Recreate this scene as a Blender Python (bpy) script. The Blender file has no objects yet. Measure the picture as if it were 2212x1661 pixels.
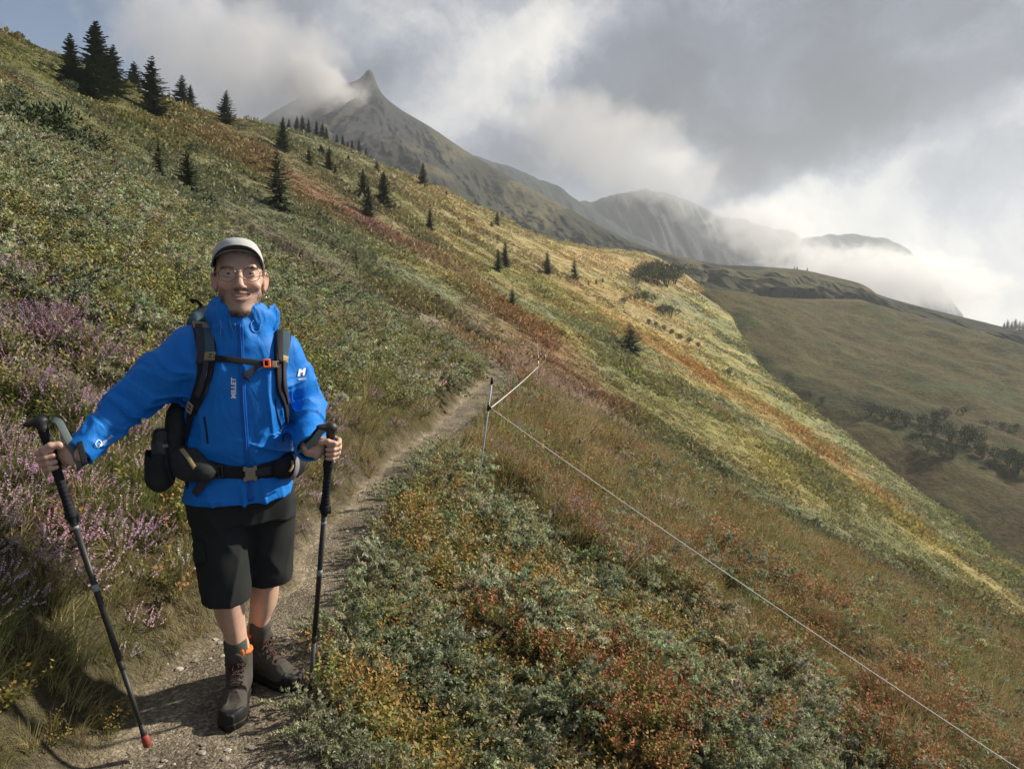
import bpy, bmesh, math, random
import numpy as np
from mathutils import Vector, Matrix
R = math.radians
SC = bpy.context.scene
COL = SC.collection

# ------------------------------------------------------------------ camera
CAMZ = 1.6
PITCH = R(6.75)
F_PX = 1609.0                      # focal length in units of a 2212 px wide frame
camd = bpy.data.cameras.new('camera')
cam = bpy.data.objects.new('camera', camd); COL.objects.link(cam)
cam.location = (0, 0, CAMZ); cam.rotation_euler = (math.pi/2 - PITCH, 0, 0)
camd.sensor_width = 36; camd.lens = 36*F_PX/2212
camd.clip_start = 0.05; camd.clip_end = 20000
SC.camera = cam
CP, SP = math.cos(PITCH), math.sin(PITCH)

def ray(px, py):
    """direction (y = 1) through a point of the 2212 x 1661 frame"""
    u = px-1106.0; v = py-830.5
    y = F_PX*CP - v*SP; z = -F_PX*SP - v*CP
    return u/y, z/y
def W(px, py, depth):
    a, b = ray(px, py)
    return Vector((a*depth, depth, CAMZ+b*depth))
def Wz(px, py, z):
    a, b = ray(px, py)
    d = (z-CAMZ)/b
    return Vector((a*d, d, z))
def project(x, y, z):
    """world -> frame coordinates (numpy)"""
    zz = z-CAMZ
    fwd = y*CP - zz*SP
    up = y*SP + zz*CP
    fwd = np.maximum(fwd, 1e-3)
    return 1106+F_PX*x/fwd, 830.5-F_PX*up/fwd

# ------------------------------------------------------------------ render settings
SC.render.engine = 'CYCLES'
cy = SC.cycles
cy.use_denoising = True
try:
    cy.denoiser = 'OPENIMAGEDENOISE'; cy.denoising_input_passes = 'RGB_ALBEDO_NORMAL'; cy.denoising_prefilter = 'ACCURATE'
except Exception: pass
cy.max_bounces = 6; cy.diffuse_bounces = 3; cy.glossy_bounces = 2; cy.transmission_bounces = 4
cy.transparent_max_bounces = 8; cy.volume_bounces = 2
cy.volume_step_rate = 2.0; cy.volume_max_steps = 128
cy.use_adaptive_sampling = True; cy.adaptive_threshold = 0.015
cy.sample_clamp_indirect = 6.0
cy.caustics_reflective = False; cy.caustics_refractive = False
SC.view_settings.view_transform = 'Standard'; SC.view_settings.look = 'None'
SC.view_settings.gamma = 1.0; SC.view_settings.use_curve_mapping = False
SC.view_settings.exposure = 0.74

# ------------------------------------------------------------------ sun
SUN_AZ, SUN_EL = 68.0, 33.0        # degrees to the right of the view direction, height
sl = bpy.data.lights.new('sun', 'SUN'); sl.energy = 5.0; sl.angle = R(2.0); sl.color = (1.0, 0.90, 0.74)
sun = bpy.data.objects.new('sun', sl); COL.objects.link(sun)
ls = Vector((math.sin(R(SUN_AZ))*math.cos(R(SUN_EL)), math.cos(R(SUN_AZ))*math.cos(R(SUN_EL)), math.sin(R(SUN_EL))))
sun.rotation_euler = ls.to_track_quat('Z', 'Y').to_euler()
sun.location = (60, 20, 60)

# ------------------------------------------------------------------ node helpers
class NT:
    def __init__(s, tree): s.t = tree; s.n = tree.nodes; s.l = tree.links
    def node(s, typ, **kw):
        nd = s.n.new(typ)
        for k, v in kw.items(): setattr(nd, k, v)
        return nd
    def put(s, sock, v):
        if isinstance(v, bpy.types.NodeSocket): s.l.new(v, sock)
        elif isinstance(v, bpy.types.Node): s.l.new(v.outputs[0], sock)
        elif v is not None:
            if hasattr(sock.default_value, '__len__'):
                n = len(sock.default_value)
                if not hasattr(v, '__len__'): v = (v,)*n
                v = tuple(v)
                if len(v) == 3 and n == 4: v = v+(1.0,)
                if len(v) == 4 and n == 3: v = v[:3]
            sock.default_value = v
    def math(s, op, a, b=None, c=None, clamp=False):
        nd = s.node('ShaderNodeMath', operation=op, use_clamp=clamp)
        s.put(nd.inputs[0], a); s.put(nd.inputs[1], b)
        if c is not None: s.put(nd.inputs[2], c)
        return nd.outputs[0]
    def vmath(s, op, a, b=None):
        nd = s.node('ShaderNodeVectorMath', operation=op)
        s.put(nd.inputs[0], a)
        if b is not None: s.put(nd.inputs[1], b)
        return nd.outputs[0]
    def mix(s, f, a, b, blend='MIX'):
        nd = s.node('ShaderNodeMix', data_type='RGBA', blend_type=blend)
        s.put(nd.inputs[0], f); s.put(nd.inputs[6], a); s.put(nd.inputs[7], b)
        return nd.outputs[2]
    def noise(s, vec, scale, detail=4, rough=.55, dist=0.0):
        nd = s.node('ShaderNodeTexNoise')
        if vec is not None: s.put(nd.inputs['Vector'], vec)
        nd.inputs['Scale'].default_value = scale; nd.inputs['Detail'].default_value = detail
        nd.inputs['Roughness'].default_value = rough; nd.inputs['Distortion'].default_value = dist
        return nd
    def voronoi(s, vec, scale, feature='F1'):
        nd = s.node('ShaderNodeTexVoronoi', feature=feature)
        if vec is not None: s.put(nd.inputs['Vector'], vec)
        nd.inputs['Scale'].default_value = scale
        return nd
    def ramp(s, f, stops, interp='LINEAR'):
        nd = s.node('ShaderNodeValToRGB'); cr = nd.color_ramp; cr.interpolation = interp
        while len(cr.elements) < len(stops): cr.elements.new(0.5)
        for e, (p, c) in zip(cr.elements, stops):
            e.position = p
            if not hasattr(c, '__len__'): c = (c, c, c)
            e.color = tuple(c)+(1.0,) if len(c) == 3 else c
        s.put(nd.inputs[0], f)
        return nd.outputs[0]
    def maprange(s, v, a, b, c, d, smooth=False):
        nd = s.node('ShaderNodeMapRange')
        if smooth: nd.interpolation_type = 'SMOOTHSTEP'
        s.put(nd.inputs[0], v)
        for i, q in enumerate((a, b, c, d)): s.put(nd.inputs[1+i], q)
        return nd.outputs[0]
    def combine(s, x, y, z):
        nd = s.node('ShaderNodeCombineXYZ'); s.put(nd.inputs[0], x); s.put(nd.inputs[1], y); s.put(nd.inputs[2], z)
        return nd.outputs[0]
    def separate(s, v):
        nd = s.node('ShaderNodeSeparateXYZ'); s.put(nd.inputs[0], v); return nd.outputs
def srgb(r, g, b):
    f = lambda c: (c/255/12.92) if c/255 <= 0.04045 else ((c/255+0.055)/1.055)**2.4
    return (f(r), f(g), f(b))

# ------------------------------------------------------------------ world: blue sky with broken cloud
world = bpy.data.worlds.new('World'); SC.world = world; world.use_nodes = True
wt = NT(world.node_tree)
for nd in list(wt.n): wt.n.remove(nd)
wo = wt.node('ShaderNodeOutputWorld'); bg = wt.node('ShaderNodeBackground')
wt.l.new(bg.outputs[0], wo.inputs[0])
sky = wt.node('ShaderNodeTexSky'); sky.sky_type = 'NISHITA'; sky.sun_disc = False
sky.sun_elevation = R(SUN_EL); sky.sun_rotation = R(SUN_AZ); sky.altitude = 1800; sky.air_density = 1.0; sky.dust_density = 0.6
blue = wt.vmath('SCALE', sky.outputs[0]); blue.node.inputs['Scale'].default_value = 0.085
tc = wt.node('ShaderNodeTexCoord')
dirv = wt.vmath('NORMALIZE', tc.outputs['Generated'])
dx, dy, dz = wt.separate(dirv)
# warped copy of the direction, so that cloud edges are ragged
w1 = wt.noise(dirv, 3.2, 7, .58); w2 = wt.noise(dirv, 9.0, 6, .6)
wa = wt.vmath('SCALE', wt.vmath('SUBTRACT', w1.outputs['Color'], (.5, .5, .5))); wa.node.inputs['Scale'].default_value = .22
wb = wt.vmath('SCALE', wt.vmath('SUBTRACT', w2.outputs['Color'], (.5, .5, .5))); wb.node.inputs['Scale'].default_value = .11
wd = wt.vmath('ADD', wt.vmath('ADD', dirv, wa), wb)
wx, wy, wz = wt.separate(wd)
az = wt.math('ARCTAN2', wx, wy)
el = wt.math('ARCSINE', wz)
def azel(px, py):
    a, b = ray(px, py)
    return math.atan2(a, 1), math.atan2(b, math.hypot(a, 1))
def blob(px, py, rx, ry, rot=0.0):
    """soft round-shouldered patch of cloud, 1 in its middle"""
    a0, e0 = azel(px, py)
    sa, se = rx/F_PX, ry/F_PX
    a = wt.math('SUBTRACT', az, a0); e = wt.math('SUBTRACT', el, e0)
    c, s_ = math.cos(R(rot)), math.sin(R(rot))
    p = wt.math('ADD', wt.math('MULTIPLY', a, c/sa), wt.math('MULTIPLY', e, s_/sa))
    q = wt.math('ADD', wt.math('MULTIPLY', a, -s_/se), wt.math('MULTIPLY', e, c/se))
    r2 = wt.math('ADD', wt.math('MULTIPLY', p, p), wt.math('MULTIPLY', q, q))
    return wt.math('POWER', 2.718, wt.math('MULTIPLY', r2, -1.0))
# brightness of the cloud: (amount, px, py, rx, ry, rot)
BLOBS = [
    (.33, 1000, 180, 200, 95, 25), (.34, 1220, 60, 150, 60, 30), (.20, 860, 60, 220, 70, 0), (.24, 340, 90, 120, 90, 30),
    (.16, 470, 140, 110, 60, 0), (-.06, 640, 130, 140, 120, 0),
    (-.16, 1330, 260, 260, 110, 25), (-.27, 1720, 190, 360, 170, 0), (-.30, 1700, 360, 280, 75, 10), (-.14, 1130, 330, 150, 60, 0),
    (.48, 1440, 385, 75, 40, -20), (.20, 2050, 330, 190, 60, 20), (.30, 1860, 450, 170, 50, 15),
    (.40, 1960, 600, 380, 85, -8), (.24, 2200, 600, 200, 160, 0), (-.12, 2130, 480, 100, 60, 0), (.34, 1720, 520, 160, 50, 0),
    (.12, 1560, 60, 160, 90, 0),
]
acc = None
for amt, *b in BLOBS:
    t = wt.math('MULTIPLY', blob(*b), amt)
    acc = t if acc is None else wt.math('ADD', acc, t)
n1 = wt.noise(wd, 4.5, 8, .6); n2 = wt.noise(wd, 13, 8, .62)
det = wt.math('ADD', wt.math('MULTIPLY', wt.math('SUBTRACT', n1.outputs[0], .5), .80), wt.math('MULTIPLY', wt.math('SUBTRACT', n2.outputs[0], .5), .42))
bri = wt.math('ADD', wt.math('ADD', acc, det), .335, clamp=True)
cloud = wt.ramp(bri, [(0.0, srgb(82, 88, 100)), (.24, srgb(112, 119, 134)), (.44, srgb(150, 155, 166)), (.62, srgb(196, 196, 197)), (.90, (.82, .785, .72))])
gap = wt.math('ADD', blob(40, 0, 330, 200, -20), wt.math('MULTIPLY', blob(470, 70, 120, 50, 0), .35))
gap = wt.maprange(wt.math('ADD', gap, wt.math('MULTIPLY', wt.math('SUBTRACT', n1.outputs[0], .5), .9)), .30, .75, 0, .95, True)
skycol = wt.mix(gap, cloud, blue)
wt.l.new(skycol, bg.inputs[0]); bg.inputs[1].default_value = .70

# ------------------------------------------------------------------ object helpers
def mesh_np(name, verts, faces, smooth=True):
    """verts (n,3); faces: array (m,3|4) or list of such arrays"""
    me = bpy.data.meshes.new(name)
    verts = np.asarray(verts, np.float32)
    fl = faces if isinstance(faces, list) else [faces]
    fl = [np.asarray(f, np.int32) for f in fl if len(f)]
    me.vertices.add(len(verts)); me.vertices.foreach_set('co', verts.ravel())
    loops = np.concatenate([f.ravel() for f in fl])
    tot = np.concatenate([np.full(len(f), f.shape[1], np.int32) for f in fl])
    start = np.concatenate([[0], np.cumsum(tot)[:-1]]).astype(np.int32)
    me.loops.add(len(loops)); me.loops.foreach_set('vertex_index', loops)
    me.polygons.add(len(tot)); me.polygons.foreach_set('loop_start', start); me.polygons.foreach_set('loop_total', tot)
    if smooth: me.polygons.foreach_set('use_smooth', np.ones(len(tot), bool))
    me.update(calc_edges=True)
    return me
def link(name, me, mat=None, parent=None):
    o = bpy.data.objects.new(name, me); COL.objects.link(o)
    if mat is not None and me is not None:
        for m in (mat if isinstance(mat, (list, tuple)) else [mat]):
            if m.name not in me.materials: me.materials.append(m)
    if parent is not None:
        o.parent = parent
        o.matrix_parent_inverse = parent.matrix_basis.inverted()
    return o
def tag(o, label=None, cat=None, group=None, kind=None):
    if label: o['label'] = label
    if cat: o['category'] = cat
    if group: o['group'] = group
    if kind: o['kind'] = kind
    return o
def empty(name, loc, label=None, cat=None, group=None):
    o = bpy.data.objects.new(name, None); COL.objects.link(o); o.location = loc; o.empty_display_size = .1
    return tag(o, label, cat, group)
def fattr(me, name, data, typ='FLOAT_COLOR', dom='POINT'):
    a = me.attributes.new(name, typ, dom)
    key = {'FLOAT_COLOR': 'color', 'FLOAT_VECTOR': 'vector'}.get(typ, 'value')
    a.data.foreach_set(key, np.ascontiguousarray(data, np.float32 if typ != 'INT' else np.int32).ravel())
def mat(name, col=(.5, .5, .5), rough=.7, **kw):
    m = bpy.data.materials.new(name); m.use_nodes = True
    b = m.node_tree.nodes['Principled BSDF']
    b.inputs['Base Color'].default_value = tuple(col)+(1,); b.inputs['Roughness'].default_value = rough
    for k, v in kw.items(): b.inputs[k].default_value = v
    return m
def nmat(name):
    m = bpy.data.materials.new(name); m.use_nodes = True
    return m, NT(m.node_tree), m.node_tree.nodes['Principled BSDF']

# ------------------------------------------------------------------ numpy noise
def _hash(ix, iy, iz, seed):
    h = (ix.astype(np.int64)*374761393 + iy.astype(np.int64)*668265263 + iz.astype(np.int64)*1442695041 + seed*974634777) & 0x7fffffff
    h = ((h ^ (h >> 13))*1274126177) & 0x7fffffff
    h = (h ^ (h >> 16))
    return (h & 0xffff).astype(np.float32)/65535.0
def vnoise(x, y, z=None, seed=0):
    """smooth value noise, -1..1"""
    x = np.asarray(x, np.float32); y = np.asarray(y, np.float32)
    three = z is not None
    z = np.asarray(z, np.float32) if three else np.zeros_like(x)
    ix, iy, iz = np.floor(x), np.floor(y), np.floor(z)
    fx, fy, fz = x-ix, y-iy, z-iz
    fx = fx*fx*fx*(fx*(fx*6-15)+10); fy = fy*fy*fy*(fy*(fy*6-15)+10); fz = fz*fz*(3-2*fz)
    ix, iy, iz = ix.astype(np.int32), iy.astype(np.int32), iz.astype(np.int32)
    def pl(k):
        a = _hash(ix, iy, iz+k, seed); b = _hash(ix+1, iy, iz+k, seed); c = _hash(ix, iy+1, iz+k, seed); d = _hash(ix+1, iy+1, iz+k, seed)
        ab = a+(b-a)*fx; cd = c+(d-c)*fx
        return ab+(cd-ab)*fy
    p0 = pl(0)
    if three: p0 = p0+(pl(1)-p0)*fz
    return p0*2-1
def fbm(x, y, z=None, octv=4, seed=0, gain=.5, lac=2.03):
    s = 0; a = 1.0; tot = 0; f = 1.0
    for o in range(octv):
        s = s+a*vnoise(np.asarray(x)*f+17.3*o, np.asarray(y)*f-9.1*o, None if z is None else np.asarray(z)*f+5.7*o, seed+o)
        tot += a; a *= gain; f *= lac
    return s/tot
def sstep(a, b, x):
    t = np.clip((x-a)/(b-a), 0, 1); return t*t*(3-2*t)
# ================================================================== the main hillside (one height field)
XC_Y = [-30, 0, 2.5, 3.0, 3.36, 3.8, 5, 6.2, 8.5, 10.7, 14.3, 18, 25, 40, 50, 80, 140, 200, 260, 320, 420]
XC_X = [-1.0, -1.0, -1.11, -1.19, -1.16, -1.08, -1.12, -1.09, -.80, -.58, -.28, -.5, -2.4, -5.6, -4.0, 4, 21, 40, 70, 95, 130]
def smooth_interp(xs, ys):
    xs = np.array(xs, float); ys = np.array(ys, float)
    d = np.zeros_like(ys)
    h = np.diff(xs); s = np.diff(ys)/h
    for i in range(1, len(xs)-1):
        if s[i-1]*s[i] > 0: d[i] = 2*s[i-1]*s[i]/(s[i-1]+s[i])
    d[0] = s[0]; d[-1] = s[-1]
    def f(x):
        x = np.clip(np.asarray(x, float), xs[0], xs[-1])
        i = np.clip(np.searchsorted(xs, x)-1, 0, len(xs)-2)
        t = (x-xs[i])/h[i]
        return ys[i]*(1+2*t)*(1-t)**2 + h[i]*d[i]*t*(1-t)**2 + ys[i+1]*t*t*(3-2*t) + h[i]*d[i+1]*t*t*(t-1)
    return f
xc_f = smooth_interp(XC_Y, XC_X)
path_half = smooth_interp([-5, 2.0, 2.5, 3.0, 3.36, 3.8, 6, 10, 15, 40], [.38, .36, .34, .27, .20, .15, .18, .21, .24, .7])
# skyline of the hill: frame x -> frame y, and how far off that brow lies
SK = np.array([(-900, -340, 40), (-400, -170, 48), (0, 36, 62), (100, 88, 70), (250, 163, 82), (380, 218, 95), (470, 250, 108), (535, 268, 120),
      (570, 271, 165), (640, 285, 178), (700, 304, 186), (800, 345, 195), (930, 402, 205), (1060, 466, 235), (1200, 525, 270), (1290, 540, 300),
      (1400, 549, 318), (1480, 578, 296), (1560, 613, 264), (1590, 690, 225), (1640, 778, 185), (1760, 858, 142), (1900, 962, 110), (2060, 1082, 86),
      (2212, 1200, 70), (2500, 1420, 52), (3200, 1900, 40)], float)
sk_e = smooth_interp(SK[:, 0], SK[:, 1]); sk_r = smooth_interp(SK[:, 0], SK[:, 2])
def smin(a, b, k):
    h = np.clip(.5+.5*(b-a)/k, 0, 1)
    return b+(a-b)*h-k*h*(1-h)
def mound(x, y, u):
    n1 = fbm(x*1.3, y*1.3, octv=3, seed=101); n3 = fbm(x*.7, y*.7+9, octv=3, seed=103)
    return sstep(.18, .6, u-path_half(y))*(1-sstep(6, 11, y))*.30*sstep(-.15, .35, n1+.25*n3)+.12*sstep(.3, .9, -u-path_half(y))*(1-sstep(8, 16, y))*sstep(-.2, .3, n1)
def hill(x, y, rough=True):
    x = np.asarray(x, float); y = np.asarray(y, float)
    u = x-xc_f(y)
    gentle = .42+.58*sstep(20, 34, y)+.58*(1-sstep(7, 12, y))
    gentle = np.minimum(gentle, 1)
    up = -u
    zl = .57*np.where(up > 0, (up-1.5*(1-np.exp(-np.maximum(up, 0)/1.5))*(1-gentle)), 0)
    zr = -.545*np.maximum(u, 0)
    z = np.where(u < 0, zl, zr)
    # trodden bench of the path with a cut bank on the uphill side
    ph = path_half(y); near = (1-sstep(28, 44, y))
    e = np.abs(u)-ph
    bank = sstep(.0, .26, -u-ph)*(.15+.24*np.exp(-((y-6.6)/1.9)**2))*near*(1-sstep(14, 22, y))
    flat = 1-sstep(0.0, .45, e)
    z = z*(1-flat*near)+bank
    lip = np.exp(-((u-ph-.22)/.16)**2)*.05*near*(1-sstep(12, 20, y))
    z = z+lip
    # hummocks
    off = sstep(.15, 1.0, e)
    z = z+off*(.10*fbm(x*.9, y*.9, octv=3, seed=3)*sstep(2, 5, y)+.07*fbm(x*1.9, y*1.9, octv=3, seed=4)*(1-sstep(30, 60, y)))
    z = z+mound(x, y, u)
    z = z+sstep(8, 30, y)*(.55*fbm(x*.12+y*.03, y*.10, octv=4, seed=7))
    z = z+sstep(50, 110, y)*(1.1*fbm(x*.045+4, y*.04, octv=4, seed=9))
    z = z+.012*fbm(x*5, y*5, octv=3, seed=12)*(1-off)*(1-sstep(8, 14, y))
    # what the hill hides beyond its brow
    ax = np.where(y > 4, x/np.maximum(y, 4), x/4)
    px = 1106+ax*1600
    b = np.stack(ray(px, sk_e(px)))[1] if False else ((-F_PX*SP-(sk_e(px)-830.5)*CP)/(F_PX*CP-(sk_e(px)-830.5)*SP))
    r = sk_r(px)
    over = np.maximum(y-r, 0)
    nz = 1+.0*x
    cap = CAMZ+np.minimum(y, r)*b-.006*over**2-.25*over+.004*y*fbm(x*.22, y*.22, octv=3, seed=21)
    k = np.clip(.028*y, .3, 4.0)
    zz = smin(z, cap, k)
    w = sstep(14, 26, y)
    return z*(1-w)+zz*w

ny, nt = 460, 420
q = np.linspace(0, 1, ny)
ys = -2.2+ (np.exp(q*5.6)-1)/(np.exp(5.6)-1)*420*.93+q*12
ts = np.linspace(-1.25, 1.25, nt)
Y, T = np.meshgrid(ys, ts, indexing='ij')
X = T*(np.maximum(Y, -2)+5.0)*.82
Z = hill(X, Y)
gv = np.stack([X, Y, Z], -1).reshape(-1, 3)
ii = np.arange(ny*nt).reshape(ny, nt)
gq = np.stack([ii[:-1, :-1], ii[:-1, 1:], ii[1:, 1:], ii[1:, :-1]], -1).reshape(-1, 4)

# ------------------------------------------------------------------ colour of the plant cover over the hill (what grows where)
C_SAGE = np.array([.165, .185, .115]); C_DKSAGE = np.array([.085, .108, .070]); C_GREEN = np.array([.14, .160, .065])
C_YEL = np.array([.29, .265, .105]); C_OLIVE = np.array([.150, .150, .062]); C_ORANGE = np.array([.30, .175, .070]); C_RUST = np.array([.175, .085, .045])
C_STRAW = np.array([.36, .27, .14]); C_PINK = np.array([.26, .16, .15]); C_HEATH = np.array([.16, .10, .12]); C_TAN = np.array([.30, .23, .15])
def spot(px, py, cx, cy_, rx, ry, rot):
    c, s = math.cos(R(rot)), math.sin(R(rot))
    p = ((px-cx)*c+(py-cy_)*s)/rx; q = (-(px-cx)*s+(py-cy_)*c)/ry
    return np.exp(-(p*p+q*q))
def cover(x, y, z):
    """albedo of the plant cover at world points"""
    x = np.asarray(x, float); y = np.asarray(y, float)
    # streaks run obliquely down the slope
    a = x*.80+y*.6; b = -x*.6+y*.80
    far = sstep(25, 70, y)
    n1 = fbm(a*.035+.4*fbm(x*.05, y*.05, octv=2, seed=31), b*.16, octv=4, seed=30)
    n2 = fbm(a*.06, b*.26, octv=4, seed=33)
    n3 = fbm(x*.35, y*.35, octv=3, seed=35)
    n4 = fbm(a*.03, b*.11, octv=3, seed=37)
    px, py = project(x, y, np.asarray(z, float))
    jx = px+60*n3+40*n2; jy = py+30*n2+20*n3
    c = np.empty(x.shape+(3,))
    c[:] = C_OLIVE
    def put(w, col):
        w = np.clip(w, 0, 1)[..., None]
        c[:] = c*(1-w)+col*w
    put(sstep(-.1, .35, n1)*.75, C_SAGE)
    put(sstep(.05, .4, n2)*.7, C_GREEN)
    put(sstep(.12, .4, n4)*.65, C_YEL)
    put(sstep(.22, .42, -n2)*.55, C_STRAW*.8)
    put(sstep(.35, .55, n3+.4*n1)*.35, C_RUST)
    put(sstep(.10, .40, n3-.3*n1)*.55, C_DKSAGE*1.15)
    # left flank, grey green dwarf juniper
    put(sstep(1000, 700, jx)*sstep(330, 460, jy+.25*jx)*.8, C_SAGE*.95)
    put(spot(jx, jy, 180, 560, 330, 70, 25)*.6, C_GREEN*1.05)
    put(spot(jx, jy, 330, 650, 250, 55, 28)*.8, C_YEL*.55)
    put(spot(jx, jy, 200, 340, 200, 45, 32)*.7, C_SAGE*1.05)
    put(spot(jx, jy, 215, 295, 60, 25, 35)*.9, C_YEL*.45)
    # upper slopes to the left, olive brown
    put(spot(jx, jy, 300, 230, 330, 55, 30)*.6, C_OLIVE*.95)
    put(spot(jx, jy, 560, 330, 260, 45, 30)*.6, C_STRAW*.62)
    put(spot(jx, jy, 700, 430, 220, 24, 27)*.8, C_ORANGE*.62)
    put(spot(jx, jy, 860, 520, 240, 16, 30)*.8, C_PINK*.95)
    put(spot(jx, jy, 640, 560, 150, 25, 33)*.5, C_HEATH)
    put(spot(jx, jy, 1000, 610, 160, 18, 27)*.6, C_YEL*.95)
    put(spot(jx, jy, 820, 640, 200, 20, 20)*.35, C_RUST)
    # sunlit middle of the slope
    put(spot(jx, jy, 1000, 460, 240, 60, 26)*.45, C_STRAW*.8)
    put(spot(jx, jy, 1330, 570, 190, 28, 10)*.8, C_STRAW*1.1)
    put(spot(jx, jy, 1250, 660, 260, 30, 20)*.6, C_YEL*.85)
    put(spot(jx, jy, 1330, 640, 120, 14, 20)*.7, C_ORANGE*.85)
    put(spot(jx, jy, 1420, 720, 160, 40, 33)*.6, C_STRAW)
    put(spot(jx, jy, 1150, 715, 150, 22, 35)*.75, C_RUST*1.15)
    put(spot(jx, jy, 1260, 830, 150, 22, 38)*.85, C_ORANGE*.70)
    put(spot(jx, jy, 1500, 800, 210, 13, 33)*.9, C_ORANGE*1.0)
    put(spot(jx, jy, 1640, 870, 200, 30, 36)*.6, C_YEL*.95)
    put(spot(jx, jy, 1500, 930, 260, 40, 36)*.5, C_YEL*.75)
    put(spot(jx, jy, 1720, 930, 120, 12, 36)*.75, C_ORANGE*.95)
    put(spot(jx, jy, 1860, 1040, 150, 14, 38)*.85, C_ORANGE*1.0)
    put(spot(jx, jy, 1640, 990, 100, 22, 36)*.85, C_YEL*.95+C_ORANGE*.12)
    put(spot(jx, jy, 1750, 1080, 330, 28, 38)*.55, C_YEL*.85)
    put(spot(jx, jy, 2050, 1200, 260, 22, 36)*.9, C_YEL*.8+C_ORANGE*.3)
    put(spot(jx, jy, 1950, 1080, 300, 22, 38)*.5, C_SAGE*1.25)
    put(spot(jx, jy, 1560, 1060, 330, 30, 34)*.6, C_SAGE*1.0)
    put(spot(jx, jy, 1700, 1120, 260, 30, 36)*.85, C_DKSAGE)
    put(spot(jx, jy, 1980, 1280, 220, 34, 36)*.7, C_SAGE*.9)
    put(spot(jx, jy, 1930, 1260, 110, 20, 34)*.4, C_HEATH)
    # pale flowering grass beside the fence
    put(spot(jx, jy, 1180, 830, 160, 50, 40)*.85, C_PINK*1.1)
    put(spot(jx, jy, 1080, 760, 120, 24, 20)*.75, C_STRAW*.9)
    put(spot(jx, jy, 850, 770, 160, 40, 15)*.5, C_STRAW*.6)
    # rusty bilberry slope on the right of the fence
    put(spot(jx, jy, 1800, 1400, 430, 85, 34)*.8, C_RUST*1.0+C_STRAW*.10)
    put(spot(jx, jy, 2150, 1400, 160, 50, 36)*.8, C_STRAW*.55+C_ORANGE*.2)
    put(spot(jx, jy, 1400, 1080, 230, 60, 38)*.6, C_STRAW*.45+C_RUST*.4)
    put(spot(jx, jy, 1240, 930, 160, 50, 50)*.5, C_GREEN*.9)
    # ridge with the trail
    put(spot(jx, jy, 1420, 600, 100, 25, 20)*.5, C_STRAW*.7)
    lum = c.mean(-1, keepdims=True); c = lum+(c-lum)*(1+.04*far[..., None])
    c = c*(1.04+.06*sstep(20, 60, y)+.30*sstep(30, 90, y)*sstep(700, 950, px))[..., None]  # far right slope brightened: its stronger sunlight is put into the albedo
    return np.clip(c, 0, 1)
def path_mask(x, y):
    u = x-xc_f(y); e = np.abs(u+.05*fbm(x*1.5, y*1.5, octv=2, seed=50))-path_half(y)
    wide = 0.
    m = 1-sstep(-.04, .16, e-wide+.09*fbm(x*4, y*4, octv=3, seed=51))
    return m*(1-sstep(44, 52, y))
TR = np.array([W(1440, 655, 236), W(1480, 640, 246), W(1520, 626, 254), W(1556, 613, 262)])
def trail_mask(x, y):
    m = 0
    for k in range(len(TR)-1):
        a, b = TR[k][:2], TR[k+1][:2]; d = b-a
        t = np.clip(((x-a[0])*d[0]+(y-a[1])*d[1])/(d@d), 0, 1)
        m = np.maximum(m, np.exp(-(((x-a[0]-t*d[0])**2+(y-a[1]-t*d[1])**2)/1.3**2)))
    return m
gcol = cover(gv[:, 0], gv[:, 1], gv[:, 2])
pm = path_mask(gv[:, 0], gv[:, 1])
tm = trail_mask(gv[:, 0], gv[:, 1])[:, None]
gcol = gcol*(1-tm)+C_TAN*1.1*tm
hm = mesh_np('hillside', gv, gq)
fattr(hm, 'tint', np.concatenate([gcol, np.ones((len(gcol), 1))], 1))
fattr(hm, 'path', pm, 'FLOAT')

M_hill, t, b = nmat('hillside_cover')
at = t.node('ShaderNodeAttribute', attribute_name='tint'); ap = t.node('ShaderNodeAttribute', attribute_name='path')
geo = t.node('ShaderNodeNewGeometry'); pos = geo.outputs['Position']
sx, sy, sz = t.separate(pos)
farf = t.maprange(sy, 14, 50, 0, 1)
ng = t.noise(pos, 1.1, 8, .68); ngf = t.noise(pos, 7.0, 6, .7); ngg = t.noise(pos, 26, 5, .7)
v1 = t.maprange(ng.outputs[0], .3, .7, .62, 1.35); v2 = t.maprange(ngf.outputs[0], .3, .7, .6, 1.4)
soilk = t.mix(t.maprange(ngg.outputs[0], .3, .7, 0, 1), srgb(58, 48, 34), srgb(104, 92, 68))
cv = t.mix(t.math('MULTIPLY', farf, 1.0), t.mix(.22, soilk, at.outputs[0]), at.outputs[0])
vv = t.node('ShaderNodeVectorMath', operation='SCALE'); t.put(vv.inputs[0], cv); t.put(vv.inputs['Scale'], t.math('MULTIPLY', v1, v2))
# gritty footpath: pale schist chips in brown earth
vo = t.voronoi(pos, 95); vo2 = t.voronoi(pos, 38)
np_ = t.noise(pos, 3.2, 6, .65); np2 = t.noise(pos, 60, 5, .7)
earth = t.ramp(np2.outputs[0], [(.3, srgb(84, 76, 64)), (.55, srgb(126, 116, 100)), (.75, srgb(164, 154, 138))])
chip = t.mix(t.maprange(vo.outputs['Color'], .55, .95, 0, .8), earth, srgb(186, 176, 158))
chip = t.mix(t.maprange(vo2.outputs['Color'], .86, .97, 0, .55), chip, srgb(150, 144, 134))
damp = t.maprange(np_.outputs[0], .36, .66, .60, 1.2)
pv = t.node('ShaderNodeVectorMath', operation='SCALE'); t.put(pv.inputs[0], chip); t.put(pv.inputs['Scale'], damp)
pmk = t.math('MULTIPLY', ap.outputs['Fac'], 1.0)
t.put(b.inputs['Base Color'], t.mix(pmk, vv.outputs[0], pv.outputs[0]))
b.inputs['Roughness'].default_value = .95; b.inputs['Specular IOR Level'].default_value = .15
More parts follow.
